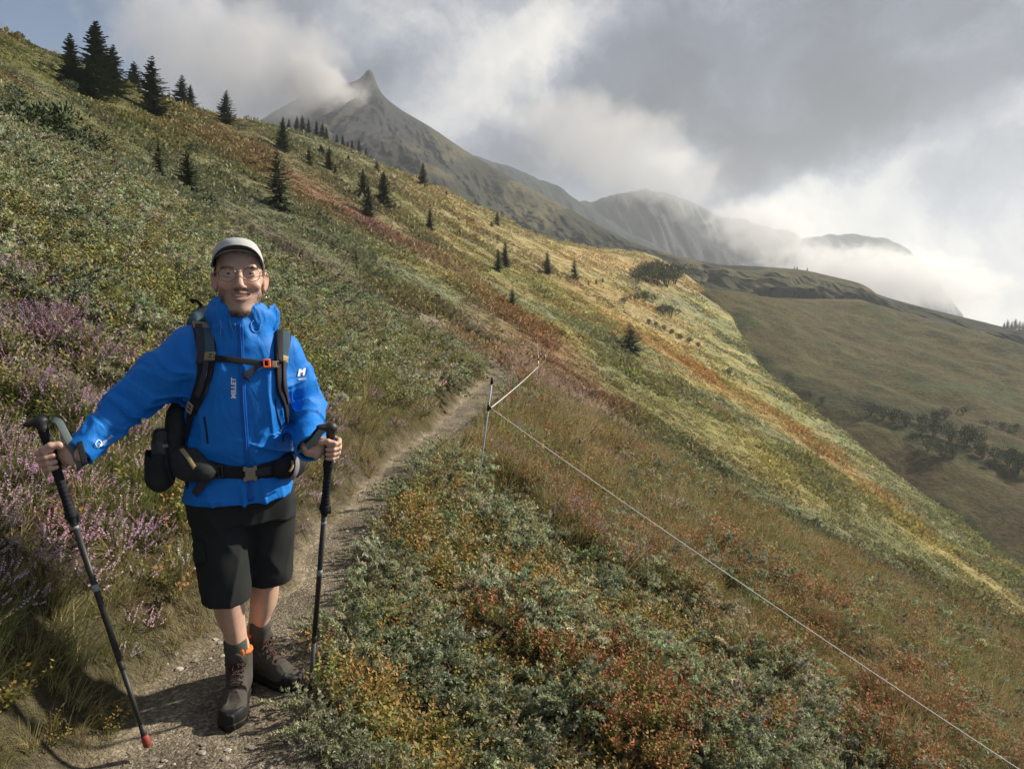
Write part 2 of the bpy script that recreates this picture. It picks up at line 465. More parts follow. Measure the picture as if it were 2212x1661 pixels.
bh = t.math('ADD', t.math('MULTIPLY', ngf.outputs[0], t.maprange(pmk, 0, 1, .5, .0)), t.math('ADD', t.math('MULTIPLY', vo.outputs['Distance'], t.math('MULTIPLY', pmk, -.012)), t.math('MULTIPLY', np2.outputs[0], t.math('MULTIPLY', pmk, .03))))
bp = t.node('ShaderNodeBump'); bp.inputs['Strength'].default_value = .8; bp.inputs['Distance'].default_value = 1.0
t.put(bp.inputs['Height'], bh); t.l.new(bp.outputs[0], b.inputs['Normal'])
hill_o = tag(link('hillside', hm, M_hill), kind='structure')

# ================================================================== hills and mountains behind, as lofted sheets
def catmull(P, n):
    P = np.asarray(P, float); m = len(P)
    d = np.concatenate([[0], np.cumsum(np.linalg.norm(np.diff(P[:, :2], axis=0), axis=1))]); d /= d[-1]
    t = np.linspace(0, 1, n)
    return np.stack([smooth_interp(d, P[:, k])(t) for k in range(P.shape[1])], 1)
def loft(rows, nu, nv):
    """rows of (px, py, depth) -> grid of world points"""
    g = np.stack([catmull(r, nu) for r in rows])            # rows x nu x 3
    tv = np.linspace(0, 1, len(rows)); t = np.linspace(0, 1, nv)
    out = np.empty((nv, nu, 3))
    for k in range(3):
        for j in range(nu): out[:, j, k] = smooth_interp(tv, g[:, j, k])(t)
    a, b = ray(out[..., 0], out[..., 1])
    return np.stack([a*out[..., 2], out[..., 2], CAMZ+b*out[..., 2]], -1)
def sheet(name, P, col, matl):
    nv, nu = P.shape[:2]
    ii = np.arange(nv*nu).reshape(nv, nu)
    qd = np.stack([ii[:-1, :-1], ii[:-1, 1:], ii[1:, 1:], ii[1:, :-1]], -1).reshape(-1, 4)
    me = mesh_np(name, P.reshape(-1, 3), qd)
    fattr(me, 'tint', np.concatenate([col.reshape(-1, 3), np.ones((nv*nu, 1))], 1))
    return tag(link(name, me, matl), kind='structure')
M_far, t, b = nmat('far_slope')
at = t.node('ShaderNodeAttribute', attribute_name='tint'); geo = t.node('ShaderNodeNewGeometry'); pos = geo.outputs['Position']
n_a = t.noise(pos, .16, 9, .68); n_b = t.noise(pos, .9, 6, .7)
sc = t.math('MULTIPLY', t.maprange(n_a.outputs[0], .3, .7, .55, 1.45), t.maprange(n_b.outputs[0], .3, .7, .6, 1.4))
vv = t.node('ShaderNodeVectorMath', operation='SCALE'); t.put(vv.inputs[0], at.outputs[0]); t.put(vv.inputs['Scale'], sc)
t.put(b.inputs['Base Color'], vv.outputs[0]); b.inputs['Roughness'].default_value = .95; b.inputs['Specular IOR Level'].default_value = .1
bp = t.node('ShaderNodeBump'); bp.inputs['Strength'].default_value = .7; bp.inputs['Distance'].default_value = 2.0
t.put(bp.inputs['Height'], t.math('ADD', n_b.outputs[0], n_a.outputs[0])); t.l.new(bp.outputs[0], b.inputs['Normal'])

# brown spur across the gully
P = loft([
  [(1330, 745, 238), (1500, 780, 225), (1640, 850, 195), (1900, 1060, 150), (2212, 1330, 118), (2700, 1720, 95)],
  [(1400, 690, 240), (1560, 730, 226), (1700, 825, 196), (1900, 915, 170), (2212, 1030, 150), (2700, 1220, 130)],
  [(1430, 660, 248), (1600, 672, 246), (1800, 745, 236), (2000, 805, 220), (2212, 868, 205), (2700, 1030, 190)],
  [(1470, 640, 256), (1560, 613, 266), (1640, 628, 282), (1740, 634, 312), (1840, 640, 322), (1950, 664, 316), (2100, 708, 292), (2212, 742, 272), (2700, 900, 250)],
  [(1470, 660, 300), (1560, 640, 300), (1740, 670, 370), (1950, 705, 370), (2212, 790, 330), (2700, 950, 300)]], 240, 170)
n = fbm(P[..., 0]*.05, P[..., 1]*.05, octv=5, seed=61); n2 = fbm(P[..., 0]*.13+P[..., 1]*.05, P[..., 1]*.06-P[..., 0]*.02, octv=4, seed=62)
n3 = fbm(P[..., 0]*.022+P[..., 1]*.012, P[..., 1]*.03, octv=3, seed=64)
P[..., 2] += 1.6*n+.9*n2+2.4*n3-1.8
cb = np.array([.078, .068, .030]); cg = np.array([.058, .065, .028]); cr = np.array([.076, .056, .030]); cd = np.array([.028, .034, .020])  # cloud shadow over the spur is put into these darkened tones
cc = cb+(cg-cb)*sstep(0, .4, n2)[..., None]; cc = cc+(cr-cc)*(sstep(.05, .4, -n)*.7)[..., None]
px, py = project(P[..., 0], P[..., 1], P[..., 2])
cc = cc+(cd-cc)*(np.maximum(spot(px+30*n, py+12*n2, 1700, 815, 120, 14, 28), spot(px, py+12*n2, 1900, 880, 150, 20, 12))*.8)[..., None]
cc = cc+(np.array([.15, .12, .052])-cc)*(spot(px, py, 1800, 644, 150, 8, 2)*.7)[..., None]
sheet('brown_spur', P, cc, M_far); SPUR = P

# the peak and its long right-hand ridge
crest = [(300, 330, 900), (470, 300, 900), (560, 262, 900), (640, 215, 900), (720, 185, 900), (768, 176, 900), (786, 162, 900), (796, 151, 900), (803, 154, 898), (810, 172, 896), (822, 198, 890), (850, 226, 880), (930, 275, 860), (1000, 322, 830), (1100, 382, 780), (1200, 435, 720), (1300, 490, 660), (1400, 535, 600), (1480, 556, 560), (1560, 572, 530), (1640, 576, 505), (1720, 582, 480),
         (1800, 598, 460), (1860, 614, 450), (1890, 633, 446), (1960, 655, 436), (2100, 690, 420), (2212, 718, 400), (2700, 850, 360)]
mid = [(300, 400, 760), (560, 330, 740), (700, 290, 730), (800, 262, 740), (880, 300, 730), (960, 350, 705), (1060, 430, 660), (1150, 480, 610), (1300, 528, 550), (1480, 580, 480), (1720, 616, 420), (1960, 690, 380), (2212, 760, 360), (2700, 900, 330)]
low = [(300, 500, 600), (560, 430, 560), (700, 380, 540), (800, 360, 530), (860, 345, 545), (950, 380, 560), (1060, 480, 520), (1200, 540, 470), (1400, 590, 420), (1560, 620, 400), (1720, 680, 370), (2212, 840, 320), (2700, 1000, 300)]
base = [(300, 640, 420), (700, 560, 400), (950, 520, 420), (1200, 620, 390), (1560, 690, 350), (2212, 960, 290), (2700, 1150, 270)]
back = [(x, y+60, d+160) for x, y, d in crest[::2]]
P = loft([base, low, mid, crest, back], 760, 230)
V = np.linspace(0, 1, 230)[:, None]*np.ones((1, 760))
w = np.sin(np.clip(V/.75, 0, 1)*math.pi)
ribs = fbm(P[..., 0]*.030+V*3.0, V*2.2+P[..., 1]*.004, octv=5, seed=71, gain=.6)
rid = 1-np.abs(fbm(P[..., 0]*.018-V*2.5, V*2.0, octv=4, seed=73))*2
fine = fbm(P[..., 0]*.09, P[..., 1]*.05+P[..., 2]*.09, octv=4, seed=74)
P[..., 1] -= w*(34*ribs+30*(rid-.5))
P[..., 2] += (.25+w)*(4.5*fine)*sstep(1000, 600, 1106+1600*P[..., 0]/P[..., 1])+w*4.0*fine
rock = np.array([.030, .031, .033]); grs = np.array([.038, .040, .025]); yg = np.array([.125, .112, .060])  # rock and grass darkened to carry the cloud shadow on the peak
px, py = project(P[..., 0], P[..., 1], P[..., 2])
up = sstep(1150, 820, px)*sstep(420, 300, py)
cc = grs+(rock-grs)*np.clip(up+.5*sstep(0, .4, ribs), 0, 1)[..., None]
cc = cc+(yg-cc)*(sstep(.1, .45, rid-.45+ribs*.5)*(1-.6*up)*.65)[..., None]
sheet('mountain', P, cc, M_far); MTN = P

# blue slopes farther up the valley
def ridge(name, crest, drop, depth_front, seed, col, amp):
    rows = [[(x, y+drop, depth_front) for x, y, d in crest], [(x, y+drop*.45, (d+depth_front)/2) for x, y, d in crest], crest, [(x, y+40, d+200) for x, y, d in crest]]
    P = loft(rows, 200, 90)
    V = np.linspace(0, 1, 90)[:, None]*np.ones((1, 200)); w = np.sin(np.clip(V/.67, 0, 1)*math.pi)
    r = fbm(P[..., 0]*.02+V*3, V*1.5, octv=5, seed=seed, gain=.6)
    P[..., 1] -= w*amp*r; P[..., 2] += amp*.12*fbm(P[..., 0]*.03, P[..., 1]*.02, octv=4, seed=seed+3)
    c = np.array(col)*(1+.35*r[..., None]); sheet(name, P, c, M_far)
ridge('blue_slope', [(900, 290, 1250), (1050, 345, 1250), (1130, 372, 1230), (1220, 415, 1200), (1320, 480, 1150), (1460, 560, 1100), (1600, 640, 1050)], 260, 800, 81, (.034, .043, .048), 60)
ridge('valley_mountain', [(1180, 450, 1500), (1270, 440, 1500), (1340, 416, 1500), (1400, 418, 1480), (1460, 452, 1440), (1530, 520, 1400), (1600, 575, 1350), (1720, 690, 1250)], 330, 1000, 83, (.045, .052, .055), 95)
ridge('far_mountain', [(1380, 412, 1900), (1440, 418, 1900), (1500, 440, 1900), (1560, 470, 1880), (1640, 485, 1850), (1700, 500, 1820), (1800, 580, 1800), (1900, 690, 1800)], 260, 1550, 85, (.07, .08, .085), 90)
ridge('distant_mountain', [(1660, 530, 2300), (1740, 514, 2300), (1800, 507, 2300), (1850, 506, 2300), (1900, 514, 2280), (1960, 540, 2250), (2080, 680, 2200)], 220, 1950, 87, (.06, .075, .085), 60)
# valley floor far below, so that the sheets above never end in a void
fl = np.array([(-2500, 420, -300), (2500, 420, -300), (2500, 2650, -300), (-2500, 2650, -300)], float)
fm = mesh_np('valley_floor', fl, np.array([[0, 1, 2, 3]])); fattr(fm, 'tint', np.tile([.08, .09, .06, 1], (4, 1)))
tag(link('valley_floor', fm, M_far), kind='structure')
# ================================================================== air: thin haze round the whole place, and low cloud banks within it on the far mountains
def box_mesh(name, lo, hi):
    v = np.array([(x, y, z) for x in (lo[0], hi[0]) for y in (lo[1], hi[1]) for z in (lo[2], hi[2])], float)
    f = np.array([[0, 1, 3, 2], [4, 6, 7, 5], [0, 4, 5, 1], [2, 3, 7, 6], [0, 2, 6, 4], [1, 5, 7, 3]]); return mesh_np(name, v, f, False)
M_haze = bpy.data.materials.new('haze_air'); M_haze.use_nodes = True; t = NT(M_haze.node_tree); t.n.clear()
o_ = t.node('ShaderNodeOutputMaterial'); pv_ = t.node('ShaderNodeVolumePrincipled')
pv_.inputs['Color'].default_value = (.84, .91, 1.0, 1); pv_.inputs['Density'].default_value = .00023; pv_.inputs['Anisotropy'].default_value = .25
t.l.new(pv_.outputs[0], o_.inputs['Volume'])
tag(link('haze', box_mesh('haze', (-2550, -60, -301), (2550, 2700, 345)), M_haze), kind='stuff')
def cloud_bank(name, px, py, rx, ry, depth, thick, dens, seed, scale, thr, rot=0., alb=.97, ani=.15, squash=1.0):
    c = W(px, py, depth); k = depth/F_PX
    m = bpy.data.materials.new(name); m.use_nodes = True; t = NT(m.node_tree); t.n.clear()
    o_ = t.node('ShaderNodeOutputMaterial'); pv_ = t.node('ShaderNodeVolumePrincipled')
    tc_ = t.node('ShaderNodeTexCoord'); ob = tc_.outputs['Object']
    r = t.vmath('LENGTH', ob); r = r.node.outputs['Value']
    n = t.noise(t.vmath('ADD', t.vmath('MULTIPLY', ob, (scale*rx/ry, scale, scale*squash)), (seed, seed*2.1, 0)), 1.0, 5, .62, .4)
    d = t.math('ADD', t.maprange(r, 1.0, .15, 0, 1, True), t.math('MULTIPLY', t.math('SUBTRACT', n.outputs[0], .5), 1.7))
    d = t.math('MULTIPLY', t.maprange(d, thr, thr+.5, 0, 1, True), t.maprange(r, 1.0, .8, 0, 1))
    t.put(pv_.inputs['Density'], t.math('MULTIPLY', d, dens)); pv_.inputs['Color'].default_value = (alb, alb, alb+.015, 1); pv_.inputs['Anisotropy'].default_value = ani
    t.l.new(pv_.outputs[0], o_.inputs['Volume'])
    bm_ = bmesh.new(); bmesh.ops.create_icosphere(bm_, subdivisions=3, radius=1.0); me = bpy.data.meshes.new(name); bm_.to_mesh(me); bm_.free()
    o = link(name, me, m); o.location = c; o.scale = (rx*k, thick, ry*k); o.rotation_euler = (0, R(rot), 0)
    return tag(o, kind='stuff')
cloud_bank('peak_cloud', 500, 130, 430, 190, 780, 80, .016, 1.3, 2.4, .22, 14, .80)
cloud_bank('grey_cloud', 1330, 320, 380, 130, 1020, 140, .006, 4.1, 1.6, .15, 22, .85)
cloud_bank('white_cloud', 1900, 600, 420, 110, 1150, 150, .018, 7.7, 3.2, .30, 6, .93, .30)
cloud_bank('summit_cloud', 690, 190, 125, 80, 800, 50, .045, 3.3, 1.8, .16, 24, .80)
cloud_bank('valley_cloud', 1650, 500, 220, 95, 1150, 110, .014, 9.2, 3.0, .32, 15, .90, .25)
# ================================================================== soft shapes: signed distance fields turned into one smooth mesh
F4 = np.float32
def V3(*a): return np.array(a, F4)
def nlen(p): return np.sqrt((p*p).sum(-1))
class Op:
    def __init__(s, f, c, r, mode='u', k=.01): s.f, s.c, s.r, s.mode, s.k = f, np.array(c, F4), float(r), mode, float(k)
def comb(d, e, mode, k):
    if mode == 'u':
        if k <= 0: return np.minimum(d, e)
        h = np.clip(.5+.5*(d-e)/k, 0, 1); return d+(e-d)*h-k*h*(1-h)
    if mode == 's':
        e = -e
        if k <= 0: return np.maximum(d, e)
        h = np.clip(.5-.5*(d-e)/k, 0, 1); return d+(e-d)*h+k*h*(1-h)
    if mode == 'i':
        if k <= 0: return np.maximum(d, e)
        h = np.clip(.5-.5*(d-e)/k, 0, 1); return d+(e-d)*h+k*h*(1-h)
    if mode == 'd': return d+e
def capsule(a, b, ra, rb=None, mode='u', k=.01):
    a = np.array(a, F4); b = np.array(b, F4); rb = ra if rb is None else rb
    ab = b-a; L2 = float(ab@ab)+1e-12
    def f(p):
        t = np.clip(((p-a)@ab)/L2, 0, 1)
        return nlen(p-a-t[..., None]*ab)-(ra+(rb-ra)*t)
    return Op(f, (a+b)/2, np.sqrt(L2)/2+max(ra, rb), mode, k)
def chain(pts, rad, k=.01, mode='u'):
    return [capsule(pts[i], pts[i+1], rad[i], rad[i+1], mode, k) for i in range(len(pts)-1)]
def rotm(rx=0, ry=0, rz=0):
    return np.array(Matrix.Rotation(R(rz), 3, 'Z') @ Matrix.Rotation(R(ry), 3, 'Y') @ Matrix.Rotation(R(rx), 3, 'X'), F4)
def ellip(c, r, rot=None, mode='u', k=.01):
    c = np.array(c, F4); r = np.array(r, F4)
    def f(p):
        q = p-c
        if rot is not None: q = q @ rot          # into the ellipsoid's own axes
        k0 = nlen(q/r); k1 = nlen(q/(r*r))+1e-9
        return np.where(k0 < 1e-4, -r.min(), k0*(k0-1)/k1)
    return Op(f, c, r.max(), mode, k)
def rbox(c, h, rr, rot=None, mode='u', k=.005):
    c = np.array(c, F4); h = np.array(h, F4)-rr
    def f(p):
        q = p-c
        if rot is not None: q = q @ rot
        q = np.abs(q)-h
        return nlen(np.maximum(q, 0))+np.minimum(q.max(-1), 0)-rr
    return Op(f, c, np.linalg.norm(h)+rr, mode, k)
def plane(n, off, mode='i', k=.004):
    n = np.array(n, F4); n = n/np.linalg.norm(n)
    return Op(lambda p: p@n-off, (0, 0, 0), 1e3, mode, k)
def torus(c, Rr, r, rot=None, sc=(1, 1), mode='u', k=.01):
    c = np.array(c, F4)
    def f(p):
        q = p-c
        if rot is not None: q = q @ rot
        l = np.sqrt((q[..., 0]/sc[0])**2+(q[..., 1]/sc[1])**2)-Rr
        return np.sqrt(l*l+q[..., 2]**2)-r
    return Op(f, c, Rr*max(sc)+r, mode, k)
def stack(zs, cxs, cys, rxs, rys, ex=2.0, mode='u', k=.01):
    """upright body of stacked super-ellipses"""
    fs = [smooth_interp(zs, v) for v in (cxs, cys, rxs, rys)]
    z0, z1 = min(zs), max(zs)
    def f(p):
        z = np.clip(p[..., 2], z0, z1)
        cx, cy_, rx, ry = [g(z).astype(F4) for g in fs]
        a = np.abs(p[..., 0]-cx)/rx; b = np.abs(p[..., 1]-cy_)/ry
        n = (a**ex+b**ex)**(1/ex)
        d = (n-1)*np.minimum(rx, ry)*np.where(a > b, np.maximum(rx/np.minimum(rx, ry)*.75, 1), 1)
        e = np.maximum(z0-p[..., 2], p[..., 2]-z1)
        return np.where(e > 0, np.sqrt(np.maximum(d, 0)**2+e*e), d)
    return Op(f, (np.mean(cxs), np.mean(cys), (z0+z1)/2), math.hypot((z1-z0)/2, max(rxs)+max(rys)*.3+.05)+.05, mode, k)
def disp(f, c=(0, 0, 0), r=1e3): return Op(f, c, r, 'd', 0)
def sdf(ops, p):
    d = np.full(p.shape[:-1], 10., F4)
    for o in ops: d = comb(d, o.f(p).astype(F4), o.mode, o.k)
    return d
def sdf_mesh(ops, lo, hi, h, B=8, pad=1.0):
    """naive surface nets over the blocks that the surface crosses"""
    lo = np.array(lo, F4); hi = np.array(hi, F4)
    nb = np.ceil((hi-lo)/(h*B)).astype(int)
    gi = np.stack(np.meshgrid(*[np.arange(n) for n in nb], indexing='ij'), -1).reshape(-1, 3)
    def run(pts, cen, rad):
        d = np.full(pts.shape[:-1], 10., F4)
        for o in ops:
            if o.r > 100: idx = None
            else:
                m = np.linalg.norm(cen-o.c, axis=1) < o.r+rad+o.k+.03
                if not m.any(): continue
                idx = None if m.all() else np.nonzero(m)[0]
            if idx is None: d = comb(d, o.f(pts).astype(F4), o.mode, o.k)
            else: d[idx] = comb(d[idx], o.f(pts[idx]).astype(F4), o.mode, o.k)
        return d
    half = h*B*.5*1.733
    # coarse pass on groups of blocks
    c = lo+(gi+.5)*h*B
    dc = run(c[:, None, :].astype(F4), c, half)[:, 0]
    act = gi[np.abs(dc) < half*1.25*pad+.006]
    ax = np.arange(B+1)
    off = np.stack(np.meshgrid(ax, ax, ax, indexing='ij'), -1)
    NX = int((nb.max()+2)*B+4)
    verts = []; keys = []; ex_keys = []; ex_axis = []; ex_sign = []
    for s in range(0, len(act), 1500):
        a = act[s:s+1500]
        org = lo+a*(h*B)
        pts = (org[:, None, None, None, :]+off*h).astype(F4)
        d = run(pts, org+h*B*.5, half)
        ins = d < 0
        cs = np.zeros((len(a), B, B, B), np.int16); acc = np.zeros((len(a), B, B, B, 3), F4); cnt = np.zeros((len(a), B, B, B), F4)
        sl = lambda v, i: slice(i, i+B)
        corner = {}
        for i in (0, 1):
            for j in (0, 1):
                for k in (0, 1):
                    corner[i, j, k] = d[:, i:i+B, j:j+B, k:k+B]; cs += ins[:, i:i+B, j:j+B, k:k+B]
        mix_ = (cs > 0) & (cs < 8)
        for (i, j, k), dv in corner.items():
            for axn in range(3):
                e = [i, j, k]
                if e[axn] == 1: continue
                e2 = list(e); e2[axn] = 1
                d2 = corner[tuple(e2)]
                m = (dv < 0) != (d2 < 0)
                t = np.where(m, dv/np.where(m, dv-d2, 1), 0)
                for q in range(3):
                    acc[..., q] += np.where(m, e[q]+(t if q == axn else 0), 0)
                cnt += m
        bi, i, j, k = np.nonzero(mix_)
        cell = a[bi]*B+np.stack([i, j, k], -1)
        verts.append(lo+(cell+acc[bi, i, j, k]/cnt[bi, i, j, k][:, None])*h)
        keys.append((cell[:, 0].astype(np.int64)*NX+cell[:, 1])*NX+cell[:, 2])
        # grid edges owned by this block (start sample inside 0..B-1)
        for axn in range(3):
            d1 = d[:, :B, :B, :B]
            sh = [slice(0, B)]*3; sh[axn] = slice(1, B+1)
            d2 = d[(slice(None),)+tuple(sh)]
            m = (d1 < 0) != (d2 < 0)
            bi, i, j, k = np.nonzero(m)
            ex_keys.append(a[bi]*B+np.stack([i, j, k], -1)); ex_axis.append(np.full(len(bi), axn)); ex_sign.append(d1[bi, i, j, k] < 0)
    verts = np.concatenate(verts); keys = np.concatenate(keys)
    o = np.argsort(keys); sk = keys[o]
    ek = np.concatenate(ex_keys).astype(np.int64); ea = np.concatenate(ex_axis); es = np.concatenate(ex_sign)
    quads = []
    for axn in range(3):
        m = ea == axn
        c0 = ek[m]; s_ = es[m]
        u, v = [(1, 2), (2, 0), (0, 1)][axn]
        cells = []
        for du, dv in ((-1, -1), (0, -1), (0, 0), (-1, 0)):
            cc = c0.copy(); cc[:, u] += du; cc[:, v] += dv
            cells.append((cc[:, 0]*NX+cc[:, 1])*NX+cc[:, 2])
        cells = np.stack(cells, -1)
        pos_ = np.clip(np.searchsorted(sk, cells), 0, len(sk)-1)
        ok = (sk[pos_] == cells).all(-1)
        qd = o[pos_][ok]; fl = s_[ok]
        qd[~fl] = qd[~fl][:, ::-1]
        quads.append(qd)
    return verts, np.concatenate(quads)
# ---------------------------------------------------------------- the hiker's own axes: x to the viewer's right, y away from the viewer, z up
HO = Vector((-0.985, 2.78, 0.0))
_n = math.hypot(HO.x, HO.y)
HF = Vector((-HO.x/_n, -HO.y/_n, 0)); HR = Vector((-HF.y, HF.x, 0))
HM = Matrix(((HR.x, -HF.x, 0, HO.x), (HR.y, -HF.y, 0, HO.y), (0, 0, 1, HO.z), (0, 0, 0, 1)))
HMI = HM.inverted(); HMn = np.array(HM, F4)
def hw(v):
    v = np.asarray(v, F4); return v@HMn[:3, :3].T+HMn[:3, 3]
EYE = np.array(HMI @ Vector((0, 0, CAMZ)), F4)
def hdir(px, py):
    a, b = ray(px, py)
    v = np.array((HMI.to_3x3() @ Vector((a, 1, b))), F4); return v/np.linalg.norm(v)
def L(px, py, D):
    v = hdir(px, py); t = (D-EYE[1])/v[1]
    return EYE+v*t
def hits(ops, q, start=1.6):
    """first points of a field on the rays through frame points q (n,2), and the normals there"""
    q = np.asarray(q, float); v = np.stack([hdir(a, b) for a, b in q[:, :2]]).astype(F4); n = len(q)
    t = np.full(n, start, F4); live = np.ones(n, bool)
    for _ in range(240):
        k = np.nonzero(live)[0]
        if len(k) == 0: break
        d = sdf(ops, EYE+v[k]*t[k, None]); done = (d < .0006) | (t[k] > 4.5)
        t[k] += np.where(done, 0, np.maximum(d*.6, .0005)); live[k[done]] = False
    p = (EYE+v*t[:, None]).astype(F4); ok = t < 4.5; e = .004; g = np.zeros((n, 3), F4)
    for i in range(3):
        o = np.zeros(3, F4); o[i] = e; g[:, i] = sdf(ops, p+o)-sdf(ops, p-o)
    g /= np.linalg.norm(g, axis=1)[:, None]+1e-9
    if ok.any() and not ok.all():                      # rays that miss take the nearest hit's place
        good = np.nonzero(ok)[0]
        for k in np.nonzero(~ok)[0]:
            m = good[np.argmin(((q[good, :2]-q[k, :2])**2).sum(1))]; p[k] = p[m]; g[k] = g[m]
    return p, g, ok
def hit(ops, px, py):
    p, g, ok = hits(ops, [(px, py)])
    return (p[0], g[0]) if ok[0] else (None, None)
def hobj(name, verts, faces, m, parent=None, smooth=True):
    return link(name, mesh_np(name, hw(verts), faces, smooth), m, parent)
def merge(parts):
    vs, fs, n = [], [], 0
    for v, f in parts:
        vs.append(np.asarray(v, F4)); 
        for ff in (f if isinstance(f, list) else [f]): fs.append(np.asarray(ff, int)+n)
        n += len(v)
    return np.concatenate(vs), fs
def tube(pts, rad, ns=8, cap=True):
    pts = np.asarray(pts, F4); n = len(pts)
    rad = np.full(n, rad, F4) if np.isscalar(rad) else np.asarray(rad, F4)
    tg = np.gradient(pts, axis=0); tg /= np.linalg.norm(tg, axis=1)[:, None]+1e-9
    up = V3(0, 0, 1) if abs(tg[0][2]) < .9 else V3(1, 0, 0)
    fr = []
    a = np.cross(tg[0], up); a /= np.linalg.norm(a)
    for i in range(n):
        a = a-tg[i]*(a@tg[i]); a /= np.linalg.norm(a)+1e-9
        fr.append((a, np.cross(tg[i], a)))
    th = np.linspace(0, 2*math.pi, ns, endpoint=False)
    v = np.concatenate([pts[i]+rad[i]*(np.cos(th)[:, None]*fr[i][0]+np.sin(th)[:, None]*fr[i][1]) for i in range(n)])
    f = [[i*ns+j, i*ns+(j+1) % ns, (i+1)*ns+(j+1) % ns, (i+1)*ns+j] for i in range(n-1) for j in range(ns)]
    fs = [np.array(f)]
    if cap: fs += [np.array([list(range(ns))[::-1]]), np.array([[(n-1)*ns+j for j in range(ns)]])]
    return v, fs
def spline(pts, n=24):
    pts = np.asarray(pts, float)
    d = np.concatenate([[0], np.cumsum(np.linalg.norm(np.diff(pts, axis=0), axis=1))]); d /= d[-1]
    t = np.linspace(0, 1, n)
    return np.stack([smooth_interp(d, pts[:, k])(t) for k in range(pts.shape[1])], 1)
def ribbon(pts, nrm, width, th=.003, lift=.002, side=None):
    """a webbing strap: centre line, surface normals, width"""
    pts = np.asarray(pts, F4); nrm = np.asarray(nrm, F4); n = len(pts)
    w = np.full(n, width, F4) if np.isscalar(width) else np.asarray(width, F4)
    tg = np.gradient(pts, axis=0); tg /= np.linalg.norm(tg, axis=1)[:, None]+1e-9
    sd = np.cross(tg, nrm); sd /= np.linalg.norm(sd, axis=1)[:, None]+1e-9
    prof = [(-.5, 0), (-.5, .75), (-.42, 1), (.42, 1), (.5, .75), (.5, 0)]
    v = np.concatenate([np.stack([pts[i]+sd[i]*a*w[i]+nrm[i]*(lift+th*b) for a, b in prof]) for i in range(n)])
    m = len(prof)
    f = [[i*m+j, i*m+(j+1) % m, (i+1)*m+(j+1) % m, (i+1)*m+j] for i in range(n-1) for j in range(m)]
    return v, [np.array(f), np.array([list(range(m))[::-1]]), np.array([[(n-1)*m+j for j in range(m)]])]
def onsurf(ops, pxs, n=24, smooth=2):
    """a polyline of frame points laid on a field: points and smoothed normals"""
    P, N, ok = hits(ops, spline(pxs, n)); P, N = P[ok].copy(), N[ok].copy()
    for _ in range(smooth):
        N[1:-1] = (N[:-2]+N[1:-1]*2+N[2:])/4; P[1:-1] = (P[:-2]+P[1:-1]*2+P[2:])/4
    N /= np.linalg.norm(N, axis=1)[:, None]
    return P, N
# ================================================================== the hiker
def cloth(name, col, rough=.6, bump=.15, scale=900, spec=.3, var=.12):
    m, t, b = nmat(name)
    geo = t.node('ShaderNodeNewGeometry'); pos = geo.outputs['Position']
    n = t.noise(pos, 9, 5, .6); nf = t.noise(pos, scale, 2, .5)
    sc = t.math('ADD', t.maprange(n.outputs[0], .3, .7, 1-var, 1+var), t.maprange(nf.outputs[0], .3, .7, -.06, .06))
    vv = t.node('ShaderNodeVectorMath', operation='SCALE'); t.put(vv.inputs[0], col); t.put(vv.inputs['Scale'], sc)
    t.put(b.inputs['Base Color'], vv.outputs[0]); b.inputs['Roughness'].default_value = rough; b.inputs['Specular IOR Level'].default_value = spec
    bp = t.node('ShaderNodeBump'); bp.inputs['Strength'].default_value = bump; bp.inputs['Distance'].default_value = .002
    t.put(bp.inputs['Height'], nf.outputs[0]); t.l.new(bp.outputs[0], b.inputs['Normal'])
    return m
def creases(m, scale, dist):
    t = NT(m.node_tree); b = m.node_tree.nodes['Principled BSDF']
    geo = t.node('ShaderNodeNewGeometry')
    mp = t.vmath('MULTIPLY', geo.outputs['Position'], (1.0, 1.0, .55))
    n = t.noise(mp, scale, 3, .55, .6)
    r = t.math('ABSOLUTE', t.math('SUBTRACT', n.outputs[0], .5))
    bp = t.node('ShaderNodeBump'); bp.inputs['Strength'].default_value = .26; bp.inputs['Distance'].default_value = dist
    t.put(bp.inputs['Height'], t.math('MULTIPLY', r, -1.0))
    old = b.inputs['Normal'].links[0].from_socket
    t.l.new(old, bp.inputs['Normal']); t.l.new(bp.outputs[0], b.inputs['Normal'])
M_jacket = cloth('blue_shell_fabric', (.004, .160, .57), .62, .12, 700, .25, .08)
creases(M_jacket, 13, .035)
M_jacket_dk = cloth('blue_seam_tape', (.002, .105, .45), .5)
M_short = cloth('black_trouser_cloth', (.018, .021, .022), .85, .2, 600, .2)
M_sock = cloth('grey_wool', (.075, .078, .07), .95, .6, 420, .1)
M_boot = cloth('grey_suede', (.072, .067, .058), .9, .4, 500, .15, .25)
M_rubber = cloth('black_rubber', (.014, .014, .014), .6, .4, 160, .3, .35)
M_orange = cloth('orange_lining', (.72, .17, .03), .8)
M_lace = cloth('brown_lace', (.075, .035, .028), .9)
M_black = cloth('black_webbing', (.012, .013, .018), .75, .3, 500, .25)
M_navy = cloth('grey_webbing', (.035, .038, .055), .75, .3, 500, .25)
M_packg = cloth('dark_grey_pack_cloth', (.028, .031, .034), .8, .4, 380, .2, .2)
M_slate = cloth('slate_blue_mesh', (.055, .095, .125), .85, .5, 330, .2)
M_lgrey = cloth('pale_grey_cloth', (.19, .19, .22), .85, .3, 400)
M_tan = cloth('tan_trim', (.30, .23, .115), .7)
M_teal = cloth('teal_tape', (.07, .14, .135), .75)
M_cap = cloth('pale_cap_cotton', (.44, .45, .46), .9, .12, 700, .1)
M_capu = cloth('dark_cap_underside', (.075, .072, .062), .9, .4, 420, .1)
M_plastic = mat('dark_plastic', (.016, .017, .018), .55)
M_tanpl = mat('tan_buckle_plastic', (.25, .21, .14), .42)
